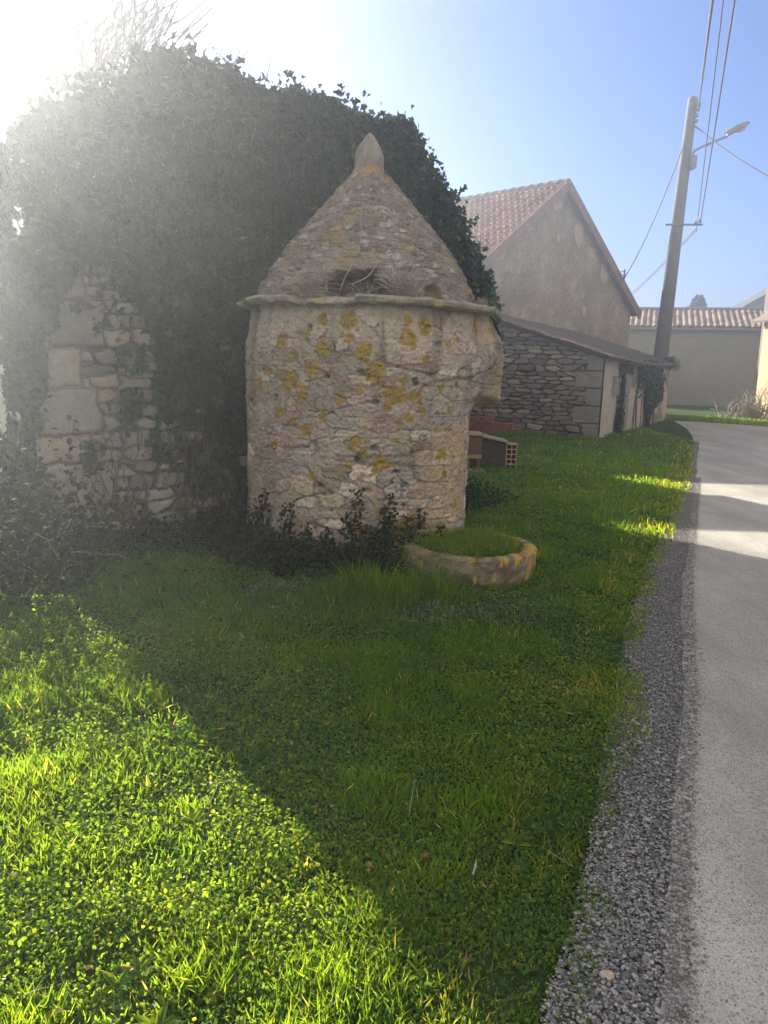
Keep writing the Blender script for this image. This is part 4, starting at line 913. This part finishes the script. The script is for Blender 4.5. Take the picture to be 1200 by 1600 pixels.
    cable('cable sagging from the pole hook to the right edge of the photo', sag(zf(1089, 199), at_depth(1230, 290, 24), 16, .12), .022)
    cable('cable sloping from the pole to the bracket on the tiled gable', sag(zf(1066, 232), BRACKET, 16, .35), .022)
    cable('upper of two pale wires from the crossbar passing behind the tiled gable', sag(zf(1088, 357), at_depth(975, 468, 44), 12, .1), .018)
    cable('lower of two pale wires from the crossbar passing behind the tiled gable', sag(zf(1086, 362), at_depth(972, 474, 44), 12, .1), .018)
build_pole()

# ------------------------------------------------------------------ small objects by the tower
def build_small():
    # red hollow bricks against the shed side wall
    mb = plainmat('red_brick', (.22, .085, .06), (.34, .14, .10), 14, .9, .004)
    nr = -np.append(SHED_E, 0); A3 = np.append(SHED_S, 0); proto = None
    row0 = [(2.0 + .235 * q, 0, q) for q in range(6)] + [(2.12 + .235 * q, 1, q) for q in range(5)] + [(2.72 + .235 * q, 2, q) for q in range(2)]
    O3 = np.array((SHED[0], SHED[1], 0.))
    for k, (t, l, q) in enumerate(row0):
        loc = O3 + A3 * (t + rng.normal() * .01) + nr * (.32 + rng.normal() * .02) + np.array((0, 0, .02 + l * .125))
        if proto is None:
            proto = bpy.data.objects.new('hollow_brick', None); link(proto)
            body = MB(); W, Hh, Dp = .21, .12, .30          # x along wall, z up, y depth; real holes through the face
            xs = [-.105, -.085, -.045, -.02, .02, .045, .085, .105]; zs = [0, .02, .05, .07, .10, .12]
            for i in range(len(xs) - 1):
                for j in range(len(zs) - 1):
                    if i % 2 == 1 and j % 2 == 1: continue
                    body.box(((xs[i] + xs[i + 1]) / 2, 0, (zs[j] + zs[j + 1]) / 2), (xs[i + 1] - xs[i], .30, zs[j + 1] - zs[j]))
            bo = mesh('brick_body', np.array(body.V), body.F, mb, proto); o = proto
        else:
            o = proto.copy(); COL.objects.link(o); c = bo.copy(); COL.objects.link(c); c.parent = o
        o.location = loc; o.rotation_euler = (0, 0, math.atan2(SHED_S[1], SHED_S[0]) + rng.normal() * .04)
        tag(o, ORD[q] + ' red hollow brick from the right in the ' + ('bottom', 'middle', 'top')[l] + ' row against the shed', 'brick', 'red bricks stacked against the shed')
    # wooden crate with slatted front
    a = ground(745, 736); mw = plainmat('old_brown_wood', (.12, .075, .045), (.23, .15, .10), 10, .85, .004, 40, (1, 6, 6))
    mw2 = plainmat('light_wood', (.28, .20, .12), (.40, .30, .19), 10, .85, .004, 40, (1, 6, 6))
    C = thing('wooden_crate', 'brown slatted wooden crate on short legs half hidden by the well house', 'crate', (a[0] - .35, a[1] + .2, 0))
    c = np.array(C.location)
    for k in range(6):
        s = MB(); s.box(c + np.array((0, -.27, .30 + .045 * k)), (.78, .02, .038)); s.build('slat', mw, C)
    s = MB(); s.box(c + np.array((0, -.275, .24)), (.80, .04, .06)); s.build('rail', mw2, C)
    for x in (-.36, -.2, .2, .36):
        s = MB(); s.box(c + np.array((x, -.25, .12)), (.05, .06, .26)); s.build('leg', mw, C)
    for x in (-.36, .36):
        s = MB(); s.box(c + np.array((x, .25, .12)), (.05, .06, .26)); s.build('leg', mw, C)
    s = MB(); s.box(c + np.array((0, 0, .575)), (.86, .62, .025)); s.build('top', mw2, C)
    s = MB(); s.box(c + np.array((.39, 0, .42)), (.02, .52, .28)); s.box(c + np.array((-.39, 0, .42)), (.02, .52, .28)); s.box(c + np.array((0, .27, .42)), (.76, .02, .28)); s.build('side_boards', mw, C)
    s = MB(); s.box(c + np.array((0, -.4, .02)), (.9, .35, .05)); o = s.build('flat_stone', plainmat('slab_stone', (.25, .23, .2), (.38, .36, .31), 9, .95, .01), None, bevel=.015); tag(o, 'flat pale stone lying in front of the slatted crate', 'stone')
    # dark box with a tan perforated end
    b = ground(752, 733); Bx = thing('wooden_box', 'dark sloping wooden box with a tan ladder of holes at its right end', 'box', (b[0] + .05, b[1] + .25, 0)); c = np.array(Bx.location)
    s = MB(); s.prism([c + np.array((-.30, -.22, -.02)), c + np.array((.33, -.22, -.02)), c + np.array((.33, -.22, .42)), c + np.array((-.30, -.22, .54))], (0, .44, 0)); s.build('body', plainmat('dark_wood', (.045, .032, .024), (.09, .065, .05), 10, .85, .004, 40, (1, 6, 6)), Bx)
    s = MB(); s.box(c + np.array((.0, 0, .515)), (.74, .54, .025), ((.982, 0, -.187), (0, 1, 0), (.187, 0, .982))); s.build('lid', mw2, Bx)
    mt = plainmat('tan_clay', (.36, .25, .14), (.46, .34, .2), 10, .9, .003)
    s = MB()
    for x in (.345, .425, .505): s.box(c + np.array((x, -.1, .21)), (.016, .26, .42))
    for k in range(6): s.box(c + np.array((.425, -.1, .01 + k * .08)), (.144, .262, .016))
    s.build('perforated_end', mt, Bx)
    s = MB(); s.box(c + np.array((.425, .035, .21)), (.17, .012, .42)); s.build('end_back', mw, Bx)
build_small()

# ------------------------------------------------------------------ plants on and around the tower
def straw_tuft(a, h, r, n, L, label, ok=True):
    h *= TZ; x, y = tower_pt(a, r); T = thing('dry_weed', label, 'plant', (x, y, h), 'dry weeds on the cornice')
    s = MB()
    for k in range(n):
        p = np.array((x, y, h)) + rng.normal(size=3) * np.array((.035, .02, 0)); d = np.array((rng.normal() * .55 + .1, rng.normal() * .35 - .2, 1.)); l = L * rng.uniform(.4, 1.1); pts = [p]
        for q in range(5):
            d = d / np.linalg.norm(d); p = p + d * l / 5; pts.append(p.copy()); d = d + rng.normal(size=3) * .28 - np.array((0, 0, .12))
        s.tube(pts, np.linspace(.0042, .002, 6), 3, False)
    s.build('stalks', M_twig, T)
def build_plants():
    straw_tuft(R(-24), 2.15, 1.05, 110, .30, 'tuft of dry pale stalks on the cornice left of the hollow')
    straw_tuft(R(17), 2.15, 1.05, 120, .28, 'tuft of dry pale stalks on the cornice right of the hollow')
    straw_tuft(R(2), 2.15, .98, 10, .24, 'thin dry stalks in the middle of the cone hollow')
    straw_tuft(R(70), 2.15, 1.04, 70, .11, 'short grey stubble on the right end of the cornice')
    # bare creeper up the cone and down the drum
    s = MB()
    for (a0, h0, a1, h1, up) in ((-8, 2.2, -2, 3.0, 1), (-6, 2.25, 20, 2.55, 1), (-14, 2.2, -30, 2.45, 1), (-9, 2.1, -16, 1.3, 0), (-10, 2.1, -8, 1.5, 0), (-25, 2.1, -24, 1.55, 0)):
        pts = []
        for k in range(16):
            t = k / 15; a = R(a0 + (a1 - a0) * t) + .04 * math.sin(7 * t + a0); h = h0 + (h1 - h0) * t
            r = (np.interp(h, [2.13, 2.45, 2.63, 2.85, 3.06], [1.04, .87, .74, .555, .36]) + .015) if up else 1.12
            x, y = tower_pt(a, r); pts.append((x, y, h * TZ))
        s.tube(pts, np.linspace(.0045, .002, 16), 4, False)
    V = s.build('dry_creeper', M_twig); tag(V, 'thin bare creeper stems trailing over the cone and front of the well house', 'creeper')
    # green sprig at the right of the cornice
    x, y = tower_pt(R(82), 1.16); T = thing('wall_plant', 'small bright green leafy sprig at the right end of the cornice', 'plant', (x, y, 2.04))
    s = MB(); PS = []
    for k in range(9):
        d = np.array((rng.uniform(-.2, .8), rng.normal() * .3, rng.uniform(.3, 1))); p0 = np.array((x - .03, y, 2.04)); L = rng.uniform(.08, .19); s.tube([p0, p0 + d * L * .5, p0 + d * L], .0025, 3)
        for q in range(9): PS.append(p0 + d * L * (q + 2) / 10 + rng.normal(size=3) * .015)
    PS = np.array(PS); s.build('stems', M_stem, T); leafcloud('leaves', PS, unit(len(PS)) + (0, -.5, .5), unit(len(PS)), rng.uniform(.02, .038, len(PS)), OVAL_V, OVAL_F, M_ivy_light, T)
    # light sprigs on the ivy's right edge
    # dark weeds climbing the tower foot
    spec = [(-68, .62, 'far left'), (-52, .42, ''), (-42, .60, ''), (-31, .52, ''), (-22, .38, ''), (-12, .35, ''), (-5, .48, ''), (2, .66, ''), (9, .55, ''), (16, .62, ''), (23, .50, ''), (30, .36, '')]
    for k, (a, h, _) in enumerate(spec):
        x, y = tower_pt(R(a), 1.19); T = thing('dark_weed', ORD[k] + ' dark upright weed from the left along the foot of the well house', 'plant', (x, y, 0), 'dark weeds at the foot of the well house')
        s = MB(); P = []
        for q in range(int(4)):
            a2 = R(a) + rng.normal() * .05; hh = h * (1 if q == 0 else rng.uniform(.35, .8)); pts = []; n = 9; r0 = 1.20 + rng.random() * .06
            for i in range(n):
                xx, yy = tower_pt(a2 + .03 * math.sin(i * .9 + q) , r0 - .06 * i / n); pts.append(np.array((xx, yy, hh * i / (n - 1))))
            s.tube(pts, .004, 3, False)
            for i in range(int(300 * hh)):
                t = rng.random() ** 1.15; b = pts[0] + (pts[-1] - pts[0]) * t; P.append(b + rng.normal(size=3) * np.array((.030, .022, .01)) * (1.8 - 1.2 * t))
        P = np.array(P); P[:, 2] = np.abs(P[:, 2]); s.build('stems', M_stem, T); leafcloud('leaves', P, unit(len(P)) + (0, -.6, .3), unit(len(P)), rng.uniform(.022, .042, len(P)), OVAL_V, OVAL_F, M_dark, T)
    # mat of dark leaves round the foot of the tower and of the ivy wall
    n = 15000; a = rng.uniform(R(-95), R(38), n); r = 1.1 + .34 * rng.random(n) ** 1.5 * (1 - .5 * ss(.2, .7, a)); h = rng.random(n) ** 1.5 * (.22 - .45 * (r - 1.1)) * (.5 + fbm(a * 5, 3. + 0 * a, 2)) * (1 - .6 * ss(.25, .66, a))
    P = np.stack([TOWER[0] + r * np.sin(a), TOWER[1] - r * np.cos(a), h], -1)
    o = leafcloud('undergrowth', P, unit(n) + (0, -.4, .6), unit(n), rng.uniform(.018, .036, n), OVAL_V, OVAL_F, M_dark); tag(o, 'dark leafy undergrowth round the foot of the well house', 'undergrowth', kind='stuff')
    n = 16000; t = rng.uniform(-.4, 5.4, n); of = .1 + .75 * rng.random(n) ** 1.4; h = rng.random(n) ** 1.6 * .24 * (1.2 - of)
    P = np.stack([CORNER[0] + t * FRONT[0] + of * FN[0], CORNER[1] + t * FRONT[1] + of * FN[1], h], -1)
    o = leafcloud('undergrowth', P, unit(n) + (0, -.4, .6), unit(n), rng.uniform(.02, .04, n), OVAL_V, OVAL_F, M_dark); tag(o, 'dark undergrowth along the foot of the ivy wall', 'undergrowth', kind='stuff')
    # brambles at the left edge
    for k, (px, py, lab) in enumerate(((12, 905, 'bramble with bare pale arching stems at the left edge beside the ruined house'), (-95, 925, 'tall bramble mostly outside the left edge of the photo'))):
        g0 = ground(px, py); T = thing('bramble', lab, 'bush', g0)
        s = MB(); PL = []
        for q in range(26):
            p = g0 + np.array((rng.normal() * .18, rng.normal() * .18, 0)); d = np.array((rng.normal() * .5, rng.normal() * .5, 1.)); pts = [p]; L = rng.uniform(.4, 1.0) * (1 + .35 * k)
            for i in range(9):
                d = d / np.linalg.norm(d); p = p + d * L / 9; pts.append(p.copy()); d = d + rng.normal(size=3) * .28 + np.array((0, 0, -.16)); 
                if rng.random() < .7: PL.append(p + rng.normal(size=3) * .04)
            s.tube(pts, np.linspace(.007, .003, 10), 4, False)
        s.build('stems', M_twig, T); PL = np.array(PL + [g0 + rng.normal(size=3) * np.array((.25 + .30 * k, .25 + .05 * k, .12 + .22 * k)) + (0, 0, .15 + .3 * k) for _ in range(500 + 5200 * k)]); PL[:, 2] = np.abs(PL[:, 2])
        leafcloud('leaves', PL, unit(len(PL)) + (0, 0, .4), unit(len(PL)), rng.uniform(.03, .06, len(PL)), OVAL_V, OVAL_F, M_dark, T)
    # dry bush by the right building
    g0 = ground(1178, 654); T = thing('dry_bush', 'bare straw coloured bush at the foot of the sunlit stone building', 'bush', g0); s = MB()
    for q in range(150):
        p = g0 + np.array((rng.normal() * .45, rng.normal() * .3, 0)); d = np.array((rng.normal() * .5, rng.normal() * .5, 1.)); pts = [p]; L = rng.uniform(.5, 1.5)
        for i in range(5):
            d /= np.linalg.norm(d); p = p + d * L / 5; pts.append(p.copy()); d = d + rng.normal(size=3) * .3 - np.array((0, 0, .08))
        s.tube(pts, np.linspace(.018, .007, 6), 3, False)
    s.build('branches', M_twig, T)
build_plants()

# ------------------------------------------------------------------ grass, clover and other ground cover
def scatter(n, dmin, dmax, power):
    """points over the verge, denser near the path we stand on"""
    u = rng.random(n); y = dmin * (dmax / dmin) ** (u ** power)
    half = .62 * y + 1.6; x = rng.uniform(-1, 1, n) * half
    ok = (x < road_edge(y) + .10 + .22 * (fbm(y * 2.5, x * 2.5, 3, 3) - .5))
    ok &= np.hypot(x - TOWER[0], y - TOWER[1]) > 1.13
    ok &= (np.hypot(x - .67, y - 5.86) > .5) | ((x < .42) & (np.hypot(x - .67, y - 5.86) > .3))
    rel = np.stack([x - CORNER[0], y - CORNER[1]], -1); a = rel @ FRONT; b = rel @ FN
    ok &= ~((b < 0) & (a > -.05) & (a < WALL_L)) 
    ok &= ~((a < .1) & (b < 0) & (rel @ np.array([-SIDE[1], SIDE[0]]) < .05) & (a > -6) & ((rel @ SIDE) < 7.5) & ((rel @ np.array([SIDE[1], -SIDE[0]])) > 0))
    rs = np.stack([x - SHED[0], y - SHED[1]], -1); e1 = rs @ SHED_E; e2 = rs @ SHED_S
    ok &= ~((e1 > 0) & (e1 < 10.2) & (e2 > 0))
    return x[ok], y[ok]
def build_verge():
    # blades
    x, y = scatter(420000, 1.15, 27, 1.0); n = len(x); z = elev(x, y) - .002
    cl = fbm(x * 2.3, y * 2.3, 3, 4); cl2 = fbm(x * 7, y * 7, 13, 3)
    keep = rng.random(n) < .18 + 1.5 * np.clip(cl - .38, 0, 1) * 2.4 + .4 * ss(7, 12, y); x, y, z, cl, cl2 = x[keep], y[keep], z[keep], cl[keep], cl2[keep]; n = len(x)
    L = (.020 + .075 * np.clip(cl - .32, 0, 1) * 2 * (.4 + cl2)) * rng.uniform(.6, 1.5, n) * (1 + .35 * ss(4, 9, y) )
    tall = ss(.9, .35, np.hypot((x - .05) / .75, (y - 5.1) / .38)); L = L * (1 + 1.7 * tall)
    L *= .65 + .35 * ss(0, .3, road_edge(y) - x)
    W = (.0034 + .001 * y) * rng.uniform(.7, 1.3, n)
    D = np.stack([rng.normal(size=n) * .55 + .2 * (vn(x, y) - .5), rng.normal(size=n) * .55, np.ones(n)], -1)
    rnd = np.clip(.15 + .55 * rng.random(n) + .5 * (cl2 - .5), 0, .93); rnd[rng.random(n) < .012] = 1; rnd = np.where((road_edge(y) - x < .35) & (rng.random(n) < .35), rng.uniform(.93, 1, n), rnd)
    o = leafcloud('grass', np.stack([x, y, z], -1), unit(n) * np.array((1, 1, .2)) + (0, -.3, 0), D, np.stack([W, L, L], -1), BLADE_V, BLADE_F, M_grass, None, rnd)
    tag(o, 'green grass blades of the verge between the road and the well house', 'grass', kind='stuff'); print('blades', n)
    # low round leaves
    x, y = scatter(620000, 1.15, 13, 1.0); n = len(x); cl = fbm(x * 3.1, y * 3.1, 33, 4)
    keep = rng.random(n) < np.clip(.62 + 2.4 * (cl - .42), .1, 1) * (1 - .75 * ss(.66, .74, fbm(x * 2.6, y * 2.6, 44, 4))) * (1 - .5 * ss(5, 12, y)) * ss(-.12, .12, road_edge(y) - x + .04); x, y, cl = x[keep], y[keep], cl[keep]; n = len(x)
    z = elev(x, y) + .003 + rng.random(n) ** 1.4 * (.014 + .06 * np.clip(cl - .35, 0, 1) * 1.6)
    S = (.0078 + .0024 * y) * rng.uniform(.6, 1.35, n); pale = (.5 * fbm(x * 2.1, y * 2.1, 8, 4) + .5 * rng.random(n) + .6 * ss(1.1, .3, np.hypot((x + .25) / 1.7, (y - 5.0) / .75)) > .88)
    N = unit(n) * .8 + np.array((0, -.12, .8)); P = np.stack([x, y, z], -1); rnd = np.clip(rng.random(n) * .75 + .35 * (vn(x * 5, y * 5) - .5) + .8 * (fbm(x * .9, y * .9, 15, 3) - .5), 0, .96); rnd[rng.random(n) < .006] = 1
    o = leafcloud('ground_cover', P[~pale], N[~pale], unit((~pale).sum()), S[~pale], OVAL_V, OVAL_F, M_cover, None, rnd[~pale]); tag(o, 'low leafy clover and speedwell carpet of the verge', 'ground cover', kind='stuff')
    o = leafcloud('ground_cover', P[pale], N[pale], unit(pale.sum()), S[pale] * .8, OVAL_V, OVAL_F, M_pale, None, rnd[pale]); tag(o, 'pale blue green patch of small leaves before the well house', 'ground cover', kind='stuff'); print('cover', n)
    # dead leaves, violet flowers, straws
    x, y = scatter(1500, 1.2, 8, 1.0); k = rng.random(len(x)) < .13; x, y = x[k], y[k]; n = len(x)
    o = leafcloud('leaf_litter', np.stack([x, y, elev(x, y) + .02], -1), unit(n) * .5 + (0, 0, 1), unit(n), rng.uniform(.014, .032, n), OVAL_V, OVAL_F, M_deadleaf); tag(o, 'scattered brown dead leaves on the verge', 'leaves', kind='stuff')
    x, y = scatter(900, 1.2, 4.5, 1.0); k = (x < .2) & (rng.random(len(x)) < .22); x, y = x[k], y[k]; n = len(x)
    o = leafcloud('flowers', np.repeat(np.stack([x, y, elev(x, y) + .035], -1), 4, 0), unit(4 * n) * .4 + (0, -.2, 1), unit(4 * n), np.full(4 * n, .0055), OVAL_V, OVAL_F, M_violet); tag(o, 'tiny violet blue flowers dotted in the sunlit grass', 'flowers', kind='stuff')
    x, y = scatter(380, 1.2, 9, 1.0); n = len(x)
    o = leafcloud('straws', np.stack([x, y, elev(x, y) + .015], -1), unit(n), unit(n) * np.array((1, 1, .15)), np.stack([np.full(n, .003), rng.uniform(.05, .16, n), np.full(n, .05)], -1), BLADE_V, BLADE_F, M_straw); tag(o, 'dry pale straws lying in the grass', 'straw', kind='stuff')
    # rosettes of broader leaves
    x, y = scatter(420, 1.3, 9, 1.0); k = (rng.random(len(x)) < .5) & (x < road_edge(y) - .15); x, y = x[k], y[k]; P = []; D = []; S = []; Nn = []
    for a, b in zip(x, y):
        L = rng.uniform(.03, .075); m = rng.integers(5, 10); z0 = float(elev(a, b))
        for q in range(m):
            an = 6.28 * q / m + rng.normal() * .3; d = np.array((math.cos(an), math.sin(an), rng.uniform(.2, .9))); P.append((a, b, z0 + .008)); D.append(d); Nn.append((-d[0] * .5, -d[1] * .5, 1)); S.append((L * .45, L * rng.uniform(.7, 1.2), L))
    o = leafcloud('broadleaf_weeds', np.array(P), np.array(Nn), np.array(D), np.array(S), OVAL_V, OVAL_F, M_cover); tag(o, 'rosettes of broader weed leaves dotted through the verge', 'weeds', kind='stuff')
    # one pale twig
    g = ground(742, 1370); s = MB(); s.tube([g + (-.012, -.03, .03), g + (.0, .0, .04), g + (.006, .035, .035)], [.003, .0045, .002], 5); tag(s.build('twig', M_twig), 'short pale twig lying in the shaded grass near the road', 'twig')
    g = ground(948, 1530); s = MB(); me = [(.022 * math.cos(a) * (1 + .15 * math.sin(3 * a)), .018 * math.sin(a)) for a in np.linspace(0, 6.28, 9)[:-1]]
    s.prism([g + np.array((a, b, 0)) for a, b in me], (0, 0, .018)); tag(s.build('pebble', plainmat('tan_pebble', (.40, .30, .22), (.50, .40, .30), 40, .8, 0), bevel=.006), 'tan pebble in the gravel by the bottom edge', 'stone')
    # far verge in front of the barn
    n = 30000; x = rng.uniform(6, 26, n); y = farline(x) + .1 + rng.random(n) * 3.2; 
    o = leafcloud('grass', np.stack([x, y, np.zeros(n)], -1), unit(n) * np.array((1, 1, .2)), unit(n) * np.array((.5, .5, 0)) + (0, 0, 1), np.stack([np.full(n, .03), rng.uniform(.05, .16, n), np.full(n, .05)], -1), BLADE_V, BLADE_F, M_grass); tag(o, 'sunlit strip of grass in front of the long barn', 'grass', kind='stuff')
build_verge()

# ------------------------------------------------------------------ haze
def build_haze():  # air volume added to imitate the lens glare around the sun
    s = MB(); s.box((0, 5, 5.7), (238, 238, 13.4)); m = bpy.data.materials.new('glare_haze'); m.use_nodes = True; t = m.node_tree
    t.nodes.remove(t.nodes['Principled BSDF']); v = nd(t, 'ShaderNodeVolumePrincipled'); v.inputs['Color'].default_value = (.95, .98, 1.0, 1); v.inputs['Density'].default_value = .0105; v.inputs['Anisotropy'].default_value = .80
    t.links.new(v.outputs[0], t.nodes['Material Output'].inputs['Volume'])
    o = s.build('haze', m); o['kind'] = 'stuff'; o['label'] = 'thin haze added to stand in for the veil of sun glare'; o['category'] = 'haze'
build_haze()
